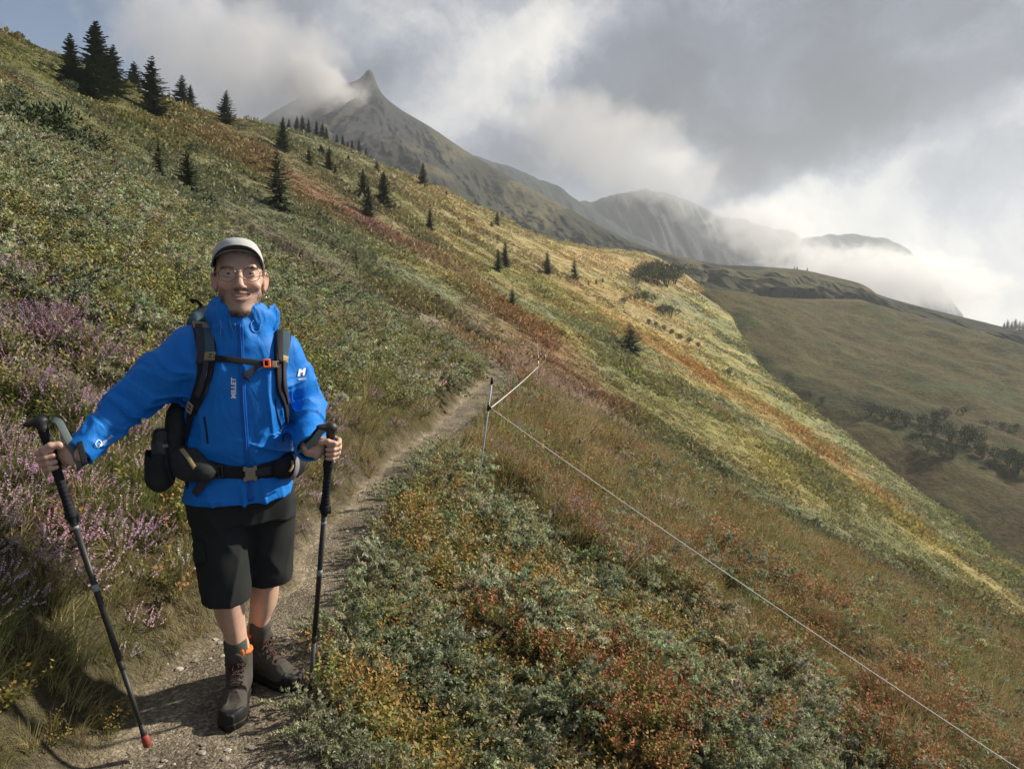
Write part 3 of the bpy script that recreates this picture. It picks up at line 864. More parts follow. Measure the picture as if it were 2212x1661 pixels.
M_orpl = mat('orange_buckle_plastic', (.80, .13, .025), .4)
M_wht = mat('white_print', (.78, .79, .80), .6)
M_hair = mat('dark_hair', (.016, .012, .009), .55)
M_beard = mat('brown_beard_hair', (.055, .034, .022), .6)
M_gold = mat('bronze_wire', (.20, .125, .075), .35, Metallic=.8)
M_silver = mat('silver', (.7, .7, .7), .25, Metallic=1)
M_teeth = mat('tooth_enamel', (.74, .69, .61), .3)
M_eyew = mat('eye_white', (.36, .335, .32), .4)
M_iris = mat('dark_brown_iris', (.016, .009, .006), .6); M_iris.node_tree.nodes['Principled BSDF'].inputs['Specular IOR Level'].default_value = .15
# skin, with ruddier cheeks and nose and a stubbly jaw
M_skin, t, b = nmat('skin')
tco = t.node('ShaderNodeAttribute', attribute_name='hp'); px_, py_, pz_ = t.separate(tco.outputs['Vector'])
geo = t.node('ShaderNodeNewGeometry')
nz = t.noise(geo.outputs['Position'], 38, 4, .6); nz2 = t.noise(geo.outputs['Position'], 420, 3, .6)
base = t.mix(t.maprange(nz.outputs[0], .35, .65, 0, 1), (.46, .305, .232), (.52, .355, .277))
rud = t.node('ShaderNodeAttribute', attribute_name='ruddy'); stub = t.node('ShaderNodeAttribute', attribute_name='stubble'); lip = t.node('ShaderNodeAttribute', attribute_name='lip')
base = t.mix(t.math('MULTIPLY', rud.outputs['Fac'], .6), base, (.52, .25, .19))
base = t.mix(t.math('MULTIPLY', stub.outputs['Fac'], t.maprange(nz2.outputs[0], .35, .6, .45, .9)), base, (.085, .055, .04))
base = t.mix(t.math('MULTIPLY', lip.outputs['Fac'], .5), base, (.34, .125, .105))
t.put(b.inputs['Base Color'], base); b.inputs['Roughness'].default_value = .5
b.inputs['Subsurface Weight'].default_value = .12; b.inputs['Subsurface Radius'].default_value = (.012, .005, .003); b.inputs['Subsurface Scale'].default_value = .6
bp = t.node('ShaderNodeBump'); bp.inputs['Strength'].default_value = .12; bp.inputs['Distance'].default_value = .001
t.put(bp.inputs['Height'], nz2.outputs[0]); t.l.new(bp.outputs[0], b.inputs['Normal'])

# ---- skeleton
shR, shL = V3(-.195, .03, 1.405), V3(.118, .03, 1.385)
elR, elL = V3(-.415, -.01, 1.215), V3(.208, .085, 1.160)
wrR, wrL = V3(-.560, -.085, 1.068), V3(.200, -.135, 1.046)
hipR, hipL = V3(-.125, .02, .93), V3(.055, .03, .93)
knR, knL = V3(-.122, -.025, .545), V3(.040, .10, .53)
anR, anL = V3(-.086, .072, .15), V3(.012, .195, .15)
def on_ground(px, py):
    v = hdir(px, py); return EYE+v*(-EYE[2]/v[2])
toes = [on_ground(497, 1577), on_ground(649, 1491)]
def set_ankle(an_, tip_):
    u_ = tip_-an_; u_[2] = 0; u_ /= np.linalg.norm(u_); q_ = tip_-u_*.226; return V3(q_[0], q_[1], .15)
anR, anL = set_ankle(anR, toes[0]), set_ankle(anL, toes[1])
# ---- poles: axes first, for the hands hold them
poleR_top = L(86, 906, -.13); poleR_tip = L(320, 1612, -.235)
poleL_top = L(716, 920, -.245); poleL_tip = L(668, 1512, .06)
def on_pole(top, tip, py):
    lo, hi = 0., 1.
    for _ in range(40):
        m = (lo+hi)/2; p = hw(top+(tip-top)*m); 
        if project(p[0], p[1], p[2])[1] < py: lo = m
        else: hi = m
    return top+(tip-top)*lo
def hand_ops(c, axis, sgn, s=1.0, tilt=0.0):
    """a closed fist round a handle; sgn = +1: wrist to the viewer's right of the handle"""
    a = axis/np.linalg.norm(axis)
    n = V3(0, -1, 0); n = n-a*(n@a); n /= np.linalg.norm(n)
    l = np.cross(n, a)*1.0
    if l[0] < 0: l = -l
    l = l*sgn
    P = lambda ll, nn, hh: c+s*(l*ll+n*nn+a*hh)
    ops = [ellip(P(.046, -.004, .004), (s*.030, s*.022, s*.043), np.stack([l, n, a], 1), k=.012)]
    hs = [.034, .0125, -.009, -.029]; ln = [1.0, 1.06, 1.0, .88]; rd = [.0108, .0112, .0106, .0094]
    for h, q, r in zip(hs, ln, rd):
        j = h*.10
        ops += chain([P(.036, -.024, h), P(-.020*q, -.031, h+j), P(-.038*q, -.012, h+j), P(-.036*q, .015, h+j*.8), P(-.012*q, .0325, h+j*.5), P(.012*q, .031, h+j*.4)],
                     [s*r*1.10, s*r*1.08, s*r*1.05, s*r, s*r*.97, s*r*.88], k=.0035)
    ops += chain([P(.056, .004, .026), P(.040, .026, .046), P(.014, .036, .052), P(-.014, .037, .047)], [s*.0165, s*.0135, s*.0118, s*.0098], k=.006)
    ops += [ellip(P(.056, .012, -.012), (s*.018, s*.016, s*.030), np.stack([l, n, a], 1), k=.010)]
    return ops, P(.082, -.004, -.004)
axR = poleR_top-poleR_tip; axL = poleL_top-poleL_tip
cR = on_pole(poleR_top, poleR_tip, 992); cL = on_pole(poleL_top, poleL_tip, 970)
handR, hwR = hand_ops(cR, axR, 1, .90); handL, hwL = hand_ops(cL, axL, -1, .84)
wrR = (hwR+(elR-hwR)/np.linalg.norm(elR-hwR)*.030).astype(F4); wrL = (hwL+(elL-hwL)/np.linalg.norm(elL-hwL)*.028).astype(F4)

# ---- body (skin): head, neck, trunk, limbs, hands in one field
HX0 = -.0195
def hp(x, y, z): return V3(HX0+x, y, z)
EX, EZ = .0378, 1.6805
head = [ellip(hp(-.003, .020, 1.697), (.081, .100, .096), k=.02), ellip(hp(0, -.026, 1.652), (.0735, .071, .086), k=.03),
        ellip(hp(0, -.042, 1.588), (.0535, .055, .055), k=.03), ellip(hp(0, -.076, 1.546), (.027, .025, .0215), k=.03),
        capsule(hp(-.053, -.006, 1.602), hp(-.023, -.062, 1.545), .021, .017, k=.02), capsule(hp(.053, -.006, 1.602), hp(.023, -.062, 1.545), .021, .017, k=.02),
        capsule(hp(-.044, -.082, 1.701), hp(.044, -.082, 1.701), .0135, .0135, k=.018), ellip(hp(0, -.022, 1.728), (.068, .064, .048), k=.03)]
for s in (-1, 1):
    head += [ellip(hp(s*.047, -.075, 1.637), (.025, .021, .019), k=.018),
             ellip(hp(s*EX, -.111, EZ), (.021, .022, .0135), mode='s', k=.013),
             ellip(hp(s*EX, -.0815, EZ+.0005), (.0175, .0142, .0135), k=.004),
             ellip(hp(s*EX, -.1000, EZ-.0008), (.0122, .010, .0040), rotm(0, -s*4, 0), mode='s', k=.002),
             capsule(hp(s*(EX-.011), -.0925, EZ-.0085), hp(s*(EX+.012), -.0885, EZ-.0075), .0035, k=.006)]
head += [capsule(hp(0, -.097, 1.684), hp(0, -.127, 1.642), .0080, .0125, k=.011), ellip(hp(0, -.129, 1.636), (.0150, .012, .0108), k=.006),
         ellip(hp(-.0155, -.111, 1.632), (.0095, .012, .0085), k=.006), ellip(hp(.0155, -.111, 1.632), (.0095, .012, .0085), k=.006),
         ellip(hp(-.0085, -.120, 1.6255), (.0045, .006, .003), mode='s', k=.003), ellip(hp(.0085, -.120, 1.6255), (.0045, .006, .003), mode='s', k=.003)]
# smiling mouth: lips, then the opening
def arcx(x): return 1.6035+.0095*(abs(x)/.034)**1.9
xs_ = np.linspace(-.034, .034, 11)
for x0, x1 in zip(xs_[:-1], xs_[1:]):
    yy = lambda x: -.0985+.022*(x/.034)**2
    head += [capsule(hp(x0, yy(x0), arcx(x0)+.0062*(1-(x0/.035)**2)), hp(x1, yy(x1), arcx(x1)+.0062*(1-(x1/.035)**2)), .0046, mode='u', k=.007),
             capsule(hp(x0, yy(x0)-.001, arcx(x0)-.0155*(1-(x0/.037)**2)), hp(x1, yy(x1)-.001, arcx(x1)-.0155*(1-(x1/.037)**2)), .0056, mode='u', k=.007)]
for x0, x1 in zip(np.linspace(-.028, .028, 7)[:-1], np.linspace(-.028, .028, 7)[1:]):
    yy = lambda x: -.105+.022*(x/.034)**2
    head += [capsule(hp(x0, yy(x0), arcx(x0)-.0040), hp(x1, yy(x1), arcx(x1)-.0040), .0078*math.sqrt(max(.12, 1-(x0/.034)**2)), .0078*math.sqrt(max(.12, 1-(x1/.034)**2)), mode='s', k=.002)]
for s in (-1, 1):
    head += [capsule(hp(s*.027, -.110, 1.637), hp(s*.044, -.092, 1.603), .0022, mode='s', k=.011)]
# ears
for s in (-1, 1):
    rt = rotm(-8, 0, -s*30)
    head += [ellip(hp(s*.089, .008, 1.655), (.0085, .020, .036), rt, k=.006), ellip(hp(s*.0965, -.003, 1.659), (.006, .0105, .020), rt, mode='s', k=.006),
             ellip(hp(s*.083, -.003, 1.623), (.006, .009, .012), k=.005)]
body = head + [capsule(hp(0, .022, 1.600), hp(0, .040, 1.440), .055, .060, k=.022), capsule(hp(0, -.026, 1.535), hp(0, -.015, 1.46), .022, .02, k=.02)]
body += [stack([.86, .95, 1.10, 1.28, 1.40, 1.45], [-.035]*6, [.03]*6, [.165, .155, .145, .165, .16, .09], [.11, .105, .10, .11, .10, .07], 2.2, k=.04)]
body += chain([shR, elR, wrR, hwR], [.052, .042, .030, .027], k=.02)+chain([shL, elL, wrL, hwL], [.052, .042, .030, .027], k=.02)
for hpj, kn, an in ((hipR, knR, anR), (hipL, knL, anL)):
    sh = an-kn
    body += [capsule(hpj, kn, .085, .060, k=.03), capsule(kn, an+V3(0, .006, .06), .054, .040, k=.03), capsule(an+V3(0, .006, .07), an-V3(0, 0, .03), .038, .036, k=.02),
             ellip(kn+sh*.30+V3(0, .026, 0), (.050, .050, .115), k=.03), ellip(kn+V3(0, -.022, .0), (.040, .036, .045), k=.025),
             capsule(kn+sh*.12+V3(0, -.030, 0), kn+sh*.75+V3(0, -.018, 0), .022, .018, k=.03),
             capsule(an-V3(0, 0, .03), an-V3(0, .0, .08), .036, .030, k=.02)]
body += handR+handL
bv, bq = sdf_mesh(body, (-.78, -.42, .02), (.42, .34, 1.84), .0029)
pme = mesh_np('person', hw(bv), bq)
x, y, z = bv.T; x = x-HX0
def g3(cx, cy_, cz, r): return np.exp(-((np.abs(x)-cx)**2+(y-cy_)**2+(z-cz)**2)/r**2)
rudy = np.clip(g3(.048, -.085, 1.637, .026)+g3(0, -.13, 1.635, .020)+g3(.095, .0, 1.655, .035)+.25*(z < 1.3), 0, 1)
facem = (y < .02) & (z > 1.48) & (z < 1.68)
mst = np.exp(-((np.abs(x)-.014)/.020)**2-((z-1.6225-.1*np.maximum(0,.02-np.abs(x))+.18*np.maximum(np.abs(x)-.02, 0))/.0068)**2)*(y < -.07)
chinb = sstep(1.556, 1.532, z-.10*np.abs(x))*(y < .0)*(z > 1.50)
jaw = sstep(.046, .062, np.abs(x))*sstep(1.640, 1.585, z)*(y < .005)*(z > 1.51)
st = np.clip(mst*.8+chinb*1.0+jaw*.85+.34*sstep(1.62, 1.585, z)*(y < -.02)*(z > 1.50), 0, 1)*facem
lipm = np.exp(-(x/.034)**4)*np.exp(-((z-(1.600+.0095*(np.abs(x)/.034)**1.9))/.0125)**4)*(y < -.075)*(z > 1.575)*(z < 1.615)
fattr(pme, 'ruddy', rudy, 'FLOAT'); fattr(pme, 'stubble', st*(1-lipm), 'FLOAT'); fattr(pme, 'lip', lipm, 'FLOAT'); fattr(pme, 'hp', bv, 'FLOAT_VECTOR')
person = tag(link('person', pme, M_skin), 'smiling hiker in blue jacket, black shorts and pale cap, a pole in each hand', 'person')

# eyes, teeth
for s in (-1, 1):
    c = hp(s*EX, -.0818, EZ+.0006)
    v, f = sdf_mesh([ellip(c, (.0132, .0132, .0126))], c-.016, c+.016, .0016, 8)
    hobj('eye', v, f, M_eyew, person)
    d = V3(0.03*s*0, -1, -.02); d /= np.linalg.norm(d)
    th = np.linspace(0, 2*math.pi, 14, endpoint=False)
    r_ = .0058; ring = c+d*.0120+r_*np.stack([np.cos(th), 0*th, np.sin(th)], 1); cen = c+d*.0137
    v = np.concatenate([ring, [cen]]); f = np.array([[i, (i+1) % 14, 14] for i in range(14)])
    hobj('iris', v, f, M_iris, person)
tv, tf = [], []
parts = []
for i in range(8):
    xx = (i-3.5)*.0066
    c = hp(xx, -.0960+.019*(xx/.03)**2, 1.6040+.0075*(abs(xx)/.03)**1.9)
    v, f = sdf_mesh([rbox(c, (.0033, .003, .0044), .0012)], c-.006, c+.006, .0011, 6); parts.append((v, f))
v, f = merge(parts); hobj('teeth', v, f, M_teeth, person)['kind'] = 'stuff'
# hair, brows and beard as many short strands
rng = np.random.default_rng(5)
def strands(roots, dirs, length, width, curve, seed=0):
    n = len(roots); r = np.random.default_rng(seed)
    sd = np.cross(dirs, r.normal(size=(n, 3))); sd /= np.linalg.norm(sd, axis=1)[:, None]+1e-9
    ln = (length*(.6+.8*r.random(n)))[:, None]
    m = roots+dirs*ln*.55; tp = roots+dirs*ln*.8+curve*ln
    w = width
    v = np.stack([roots-sd*w, roots+sd*w, m+sd*w*.8, m-sd*w*.8, tp], 1).reshape(-1, 3)
    k = np.arange(n)[:, None]*5
    return v, [k+np.array([[0, 1, 2, 3]]), k+np.array([[3, 2, 4]])]
nrm = np.zeros_like(bv); fn = np.cross(bv[bq[:, 1]]-bv[bq[:, 0]], bv[bq[:, 2]]-bv[bq[:, 0]])
for k in range(4): np.add.at(nrm, bq[:, k], fn)
nrm /= np.linalg.norm(nrm, axis=1)[:, None]+1e-12
def pick(wt_, n):
    p = wt_/wt_.sum(); i = rng.choice(len(wt_), n, p=p)
    return bv[i]+rng.normal(size=(n, 3))*.001, nrm[i]
wgt = np.clip(mst*.6+chinb*1.0+jaw*.45, 0, 1)*facem*(1-np.clip(lipm*2, 0, 1))
ro, no = pick(wgt, 2500); dr = no*.6+V3(0, 0, -.8); dr /= np.linalg.norm(dr, axis=1)[:, None]
v, f = strands(ro, dr, .0062, .00046, V3(0, 0, -.5), 1); hobj('beard', v, f, M_beard, person)['kind'] = 'stuff'
brow = np.exp(-((np.abs(x)-.039)/.019)**4)*np.exp(-((z-(1.7000+.0025*np.cos((np.abs(x)-.036)*90)))/.0030)**2)*(y < -.05)
ro, no = pick(brow, 300); dr = no*.5+np.stack([np.sign(ro[:, 0]-HX0)*.9, 0*ro[:, 0], .1+0*ro[:, 0]], 1); dr /= np.linalg.norm(dr, axis=1)[:, None]
for sg in (-1, 1):
    k_ = np.sign(ro[:, 0]-HX0) == sg; v, f = strands(ro[k_], dr[k_], .007, .0005, V3(0, 0, -.1), 2); hobj('eyebrow', v, f, M_hair, person)['kind'] = 'stuff'
hairw = 1.4*((z > 1.757) & (z < 1.776) & (y < -.03) & (np.abs(x) < .036)).astype(float)+1.5*((np.abs(x) > .066) & (z > 1.675) & (z < 1.74) & (y > -.03) & (y < .09))+1.2*((y > .06) & (z > 1.60) & (z < 1.74))
ro, no = pick(hairw, 2200); dr = no*.45+V3(.1, -.1, -.8); dr /= np.linalg.norm(dr, axis=1)[:, None]
v, f = strands(ro, dr, .0115, .0006, V3(.1, 0, -.35), 3); hobj('hair', v, f, M_hair, person)['kind'] = 'stuff'
# ---- cap: crown and curved peak
CX, CYC, CRX, CRY, CZ0, CH = HX0-.005, .018, .0905, .104, 1.722, .090
th = np.linspace(0, 2*math.pi, 72, endpoint=False); ph = np.linspace(0, 1, 20)
vs = []
for p_ in ph:
    e = p_*math.pi/2
    rr = np.cos(e)**.72; hh = np.sin(e)
    seam = 1-.012*np.exp(-((np.mod(th*6/(2*math.pi), 1)-.5)/.07)**2)
    frontup = np.clip(-np.sin(th), 0, 1)**1.5*.040*(1-p_)**1.5
    sidedn = -.020*(1-p_)**2*np.clip(np.sin(th)+.35, 0, 1)**.5
    vs.append(np.stack([CX+CRX*rr*seam*np.cos(th), CYC+CRY*rr*seam*np.sin(th), CZ0+CH*hh+frontup+sidedn], 1))
cv = np.concatenate(vs); ns = 72
cf = np.array([[i*ns+j, i*ns+(j+1) % ns, (i+1)*ns+(j+1) % ns, (i+1)*ns+j] for i in range(len(ph)-1) for j in range(ns)])
capo = hobj('cap', cv, cf, M_cap, person); capo['label'] = 'pale grey cap with a dark underside to its curved peak'
sm = capo.modifiers.new('thick', 'SOLIDIFY'); sm.thickness = .003
ga = np.linspace(-1, 1, 45); gr = np.linspace(0, 1, 12)
def brimpt(a, r, dz):
    ang = -math.pi/2+a*1.42
    bx, by = CRX*math.cos(ang), CYC+CRY*math.sin(ang)
    ext = .066*np.sqrt(np.clip(1-abs(a)**3.0, 0, 1))
    x_ = bx*(1+.055*r*np.sqrt(np.clip(1-abs(a)**3, 0, 1))); y_ = by-ext*r
    z_ = 1.765-.060*abs(a)**2.4+(.0120-.034*abs(a)**2.2)*r*np.sqrt(np.clip(1-abs(a)**4, 0, 1))+dz
    return (CX+x_, y_, z_)
for nm, dz, m_ in (('peak', .0022, M_cap), ('peak_underside', -.0006, M_capu)):
    v = np.array([brimpt(a, r, dz) for r in gr for a in ga]); nn = len(ga)
    f = np.array([[i*nn+j, i*nn+j+1, (i+1)*nn+j+1, (i+1)*nn+j] for i in range(len(gr)-1) for j in range(nn-1)])
    if nm == 'peak':
        edge = np.array([brimpt(a, 1.0, .0008) for a in ga]); rim = tube(edge, .0019, 6); vv_, ff_ = merge([(v, f), rim]); hobj(nm, vv_, ff_, M_cap, capo)
    else: hobj(nm, v, f, m_, capo)
# ---- round wire spectacles
def ringpts(c, r1, r2, n=28, tilt=0):
    th = np.linspace(0, 2*math.pi, n)
    return np.stack([c[0]+r1*np.cos(th), c[1]+.0*th+.10*(r1*np.cos(th))*np.sign(c[0]-HX0), c[2]+r2*np.sin(th)], 1)
prt = []
for s in (-1, 1):
    c = hp(s*.0405, -.117, 1.6765); prt.append(tube(ringpts(c, .0285, .0250), .00120, 6))
    prt.append(tube([hp(s*.0685, -.1145, 1.684), hp(s*.081, -.093, 1.687), hp(s*.088, -.01, 1.680)], .0011, 6))
prt.append(tube(spline([hp(-.0125, -.1198, 1.682), hp(0, -.1225, 1.686), hp(.0125, -.1198, 1.682)], 8), .0012, 6))
v, f = merge(prt); gl = hobj('spectacles', v, f, M_gold, person)
M_lens = bpy.data.materials.new('spectacle_glass'); M_lens.use_nodes = True; t = NT(M_lens.node_tree); t.n.clear()
o_ = t.node('ShaderNodeOutputMaterial'); mx = t.node('ShaderNodeMixShader'); tr_ = t.node('ShaderNodeBsdfTransparent'); gs = t.node('ShaderNodeBsdfGlossy'); gs.inputs['Roughness'].default_value = .03
mx.inputs[0].default_value = .03; t.l.new(tr_.outputs[0], mx.inputs[1]); t.l.new(gs.outputs[0], mx.inputs[2]); t.l.new(mx.outputs[0], o_.inputs[0])
for s in (-1, 1):
    rp = ringpts(hp(s*.0405, -.117, 1.6765), .0280, .0245, 25)[:-1]
    v = np.concatenate([rp, [rp.mean(0)+V3(0, -.002, 0)]]); f = np.array([[i, (i+1) % 24, 24] for i in range(24)])
    hobj('lens', v, f, M_lens, gl)
# ear-rings
for s in (-1, 1):
    prt = [tube(ringpts(hp(s*.0875, -.008, 1.612), .0055, .0065, 14), .001, 5)]
    if s > 0: c = hp(s*.0885, -.010, 1.594); prt.append(sdf_mesh([ellip(c, (.0035, .003, .006))], c-.008, c+.008, .0015, 6))
    v, f = merge(prt); hobj('earring', v, f, M_silver, person)
# small dark embroidery on the cap front
def text_mesh(body, size, bold=0.0, extrude=.0):
    cu = bpy.data.curves.new('lettering', 'FONT'); cu.body = body; cu.size = size; cu.align_x = 'CENTER'; cu.align_y = 'CENTER'; cu.offset = bold; cu.resolution_u = 3
    ob = bpy.data.objects.new('lettering', cu); COL.objects.link(ob)
    dg = bpy.context.evaluated_depsgraph_get(); me = bpy.data.meshes.new_from_object(ob.evaluated_get(dg))
    n = len(me.vertices); co = np.empty(n*3, np.float32); me.vertices.foreach_get('co', co)
    polys = [list(p.vertices) for p in me.polygons]
    bpy.data.objects.remove(ob); bpy.data.curves.remove(cu); bpy.data.meshes.remove(me)
    return co.reshape(-1, 3), polys
def poly_mesh(name, verts, polys, m, parent):
    me = bpy.data.meshes.new(name); me.from_pydata([tuple(map(float, v)) for v in hw(verts)], [], polys); me.update()
    return link(name, me, m, parent)
co, pl = text_mesh('ciele', .017, .0004)
tv = []
for X_, Y_, _ in co:
    zc = 1.7925+Y_*.45
    k_ = np.clip((zc-CZ0)/CH, 0, .999); rr = math.cos(math.asin(k_))**.72
    yy = CYC-CRY*rr*math.sqrt(max(0, 1-(X_/(CRX*rr))**2))-.003
    tv.append((CX+X_, yy, zc+.003))
poly_mesh('cap_lettering', np.array(tv), pl, M_hair, capo)
# ================================================================== clothes
def armco(p, a, m, b):
    """distance along an arm a-m-b (0..1..2) and the angle round it"""
    def one(p, a, b):
        ab = b-a; L2 = ab@ab; t = ((p-a)@ab)/L2; q = p-a-t[..., None]*ab
        return t, nlen(q), q
    t1, d1, q1 = one(p, a, m); t2, d2, q2 = one(p, m, b)
    s = d1+np.maximum(0, t1-1)*.3 < d2+np.maximum(0, -t2)*.3
    t = np.where(s, np.clip(t1, -.4, 1), 1+np.clip(t2, 0, 1.5)); q = np.where(s[..., None], q1, q2)
    return t, q
def ridge(n, w=.5): return np.clip(1-np.abs(n)/w, 0, 1)**1.5
def folds(p):
    x, y, z = p[..., 0], p[..., 1], p[..., 2]
    d = np.zeros(x.shape, F4)
    for sh, el, wr in ((shR, elR, wrR), (shL, elL, wrL)):
        t, q = armco(p, sh, el, wr)
        r = nlen(q)
        near = sstep(.15, .11, r)*sstep(.10, .35, t)
        ang = np.arctan2(q[..., 2], q[..., 1])
        tw = t*3.6+.8*np.cos(ang+.6)+.6*vnoise(p[..., 0]*11, p[..., 1]*11, p[..., 2]*11, 3)
        n1 = vnoise(tw*1.25, np.cos(ang)*.9+7, np.sin(ang)*.9, 5)
        n2 = vnoise(tw*2.6+9, np.cos(ang)*1.2, np.sin(ang)*1.2+3, 6)
        amp = (.0068+.0110*np.exp(-((t-1.02)/.28)**2)+.007*np.exp(-((t-1.62)/.25)**2)+.004*np.exp(-((t-.35)/.2)**2))*(1-.8*sstep(1.85, 1.98, t))
        d = d-near*amp*(1.15*(ridge(n1, .6)-.4)+.32*(ridge(n2, .8)-.4))
    body = sstep(1.46, 1.38, z)*np.exp(-((x+.035)/.20)**6)
    # long drapes from the yoke to the belt, horizontal slack above the belt
    n3 = vnoise(x*15+z*2.2+.7*vnoise(x*5, z*5, None, 8), z*3.4, y*5, 9)
    n4 = vnoise(x*8-z*4.5, z*6.5+2, y*4, 10)
    n5 = vnoise(x*6+3, z*24+x*9, y*6, 11)
    d = d-body*(.0105*(ridge(n3, .55)-.4)+.0090*(ridge(n4, .5)-.38)+.008*np.exp(-((z-1.03)/.055)**2)*(ridge(n5, .6)-.4)+.003*np.exp(-((z-.86)/.05)**2)*(ridge(n3, .6)-.4))
    # gathered hood and collar
    hz = sstep(1.44, 1.48, z)
    n6 = vnoise(np.arctan2(y-.03, x-HX0)*4.2+z*9, z*13, None, 13); n7 = vnoise(np.arctan2(y-.03, x-HX0)*9, z*16+x*12, None, 14)
    d = d-hz*(.0065*(ridge(n6, .7)-.4)+.0025*(ridge(n7, .7)-.4))
    return d
NC = hp(0, .035, 1.50)
trunk = stack([.845, .90, .955, 1.00, 1.06, 1.16, 1.27, 1.36, 1.42, 1.47], [-.053, -.05, -.046, -.044, -.043, -.04, -.036, -.033, -.025, HX0],
              [.02]*10, [.205, .196, .178, .182, .192, .190, .186, .168, .128, .090], [.150, .145, .125, .132, .150, .150, .142, .128, .108, .085], 2.35, k=.04)
jack = [trunk]
jack += [capsule(shR, shR+(elR-shR)*.5, .086, .086, k=.07), capsule(shR+(elR-shR)*.5, elR, .086, .070, k=.03), capsule(elR, wrR+(wrR-elR)*.2, .071, .053, k=.03)]
jack += [capsule(shL, shL+(elL-shL)*.5, .078, .075, k=.05), capsule(shL+(elL-shL)*.5, elL, .075, .064, k=.03), capsule(elL, wrL+(wrL-elL)*.2, .064, .051, k=.03)]
# hem: cut flat and dipping at the front
hemn = V3(.10, .20, -1.0); hemn /= np.linalg.norm(hemn)
jack += [plane(hemn, float(hemn@L(525, 1098, -.13)), 'i', .006)]
# cuffs
jack += [plane(wrR-elR, float(((wrR-elR)/np.linalg.norm(wrR-elR))@(wrR+(wrR-elR)*.10)), 'i', .004)] if False else []
# standing collar with the hood folded back
rh = rotm(-20, 6, 0)
jack += [capsule(hp(0, -.040, 1.430), hp(.002, -.050, 1.495), .066, .050, k=.03), capsule(hp(-.05, -.02, 1.43), hp(-.06, -.03, 1.515), .05, .036, k=.03), capsule(hp(.05, -.02, 1.43), hp(.062, -.028, 1.505), .05, .036, k=.03),
         torus(hp(.004, .030, 1.515), .088, .036, rotm(-24, 8, 0), (1.02, .98), k=.025),
         torus(hp(.014, .045, 1.540), .104, .020, rotm(-30, 10, 0), (1.04, .95), k=.014),
         ellip(hp(.01, .135, 1.51), (.10, .07, .085), k=.03),
         ellip(hp(.088, .02, 1.515), (.026, .055, .052), rotm(0, 18, 0), k=.02), ellip(hp(-.088, .02, 1.520), (.024, .05, .045), rotm(0, -16, 0), k=.02)]
jack += [disp(folds)]
neckhole = [capsule(hp(.004, -.004, 1.50), hp(.006, .010, 1.75), .066, .088, mode='s', k=.012), capsule(hp(.040, .004, 1.53), hp(.060, .012, 1.66), .058, .072, mode='s', k=.012)]
jack += neckhole
def sleeve_end(el, wr, r1, r2):
    u = (wr-el)/np.linalg.norm(wr-el); n = u*1.0
    cut = Op(lambda p: np.maximum(-(((p-wr)@n)-.030), nlen(p-wr-u*.10)-.14), wr+u*.10, .15, 's', .003)
    return [cut, capsule(wr-u*.03, wr+u*.3, r1, r2, mode='s', k=.004)]
handhole = sleeve_end(elR, wrR, .044, .052)+sleeve_end(elL, wrL, .042, .050)
jv, jq = sdf_mesh(jack+handhole, (-.72, -.36, .78), (.42, .36, 1.68), .0042)
jacket = hobj('jacket', jv, jq, M_jacket, person)
jacket['label'] = 'bright blue hooded waterproof jacket with white lettering'

# ---- shorts
def sfold(p):
    x, y, z = p[..., 0], p[..., 1], p[..., 2]
    n = vnoise(x*9+z*5, z*7, y*7, 21); n2 = vnoise(x*16-z*4, z*5, y*9, 22)
    return -(.009*(ridge(n, .95)-.5)+.006*(ridge(n2, .9)-.5))
hemA, hemB = L(492, 1296, -.05), L(582, 1266, .07)
shorts = [stack([.76, .84, .90, .97], [-.05, -.052, -.053, -.05], [.02]*4, [.185, .196, .190, .165], [.125, .132, .128, .115], 2.3, k=.03),
          capsule(V3(-.130, .012, .82), V3(-.112, -.032, .47), .106, .090, k=.035), capsule(V3(.052, .03, .82), V3(.042, .078, .45), .098, .083, k=.03),
          disp(sfold),
          plane(V3(.02, .10, -1), -.468, 'i', .004)]
shorts += [capsule(V3(-.115, -.03, .30), V3(-.118, -.025, .482), .076, .073, mode='s', k=.006), capsule(V3(.043, .08, .30), V3(.045, .075, .482), .072, .069, mode='s', k=.006)]
sv, sq = sdf_mesh(shorts, (-.32, -.20, .40), (.22, .24, 1.0), .0046)
shorts_o = hobj('shorts', sv, sq, M_short, person); shorts_o['label'] = 'baggy black hiking shorts with cargo pockets'
sops = shorts
def patch(ops, poly, m, name, parent, th=.002, lift=.0015):
    """a flat piece (4 corner frame points) laid on a field as a grid"""
    n = 9; A, B, C, D = [np.array(q, float) for q in poly]
    uu, ww = np.meshgrid(np.linspace(0, 1, n), np.linspace(0, 1, n), indexing='ij'); uu = uu.reshape(-1, 1); ww = ww.reshape(-1, 1)
    P, N, _ = hits(ops, (A*(1-uu)+B*uu)*(1-ww)+(D*(1-uu)+C*uu)*ww)
    v = P+N*(lift+th)
    f = np.array([[j*1+i*n, j+1+i*n, j+1+(i+1)*n, j+(i+1)*n] for i in range(n-1) for j in range(n-1)])
    o = hobj(name, v, f, m, parent); s_ = o.modifiers.new('thick', 'SOLIDIFY'); s_.thickness = th; s_.offset = 0
    return o
patch(shorts, [(408, 1170), (440, 1168), (447, 1215), (420, 1222)], M_short, 'cargo_pocket', shorts_o)

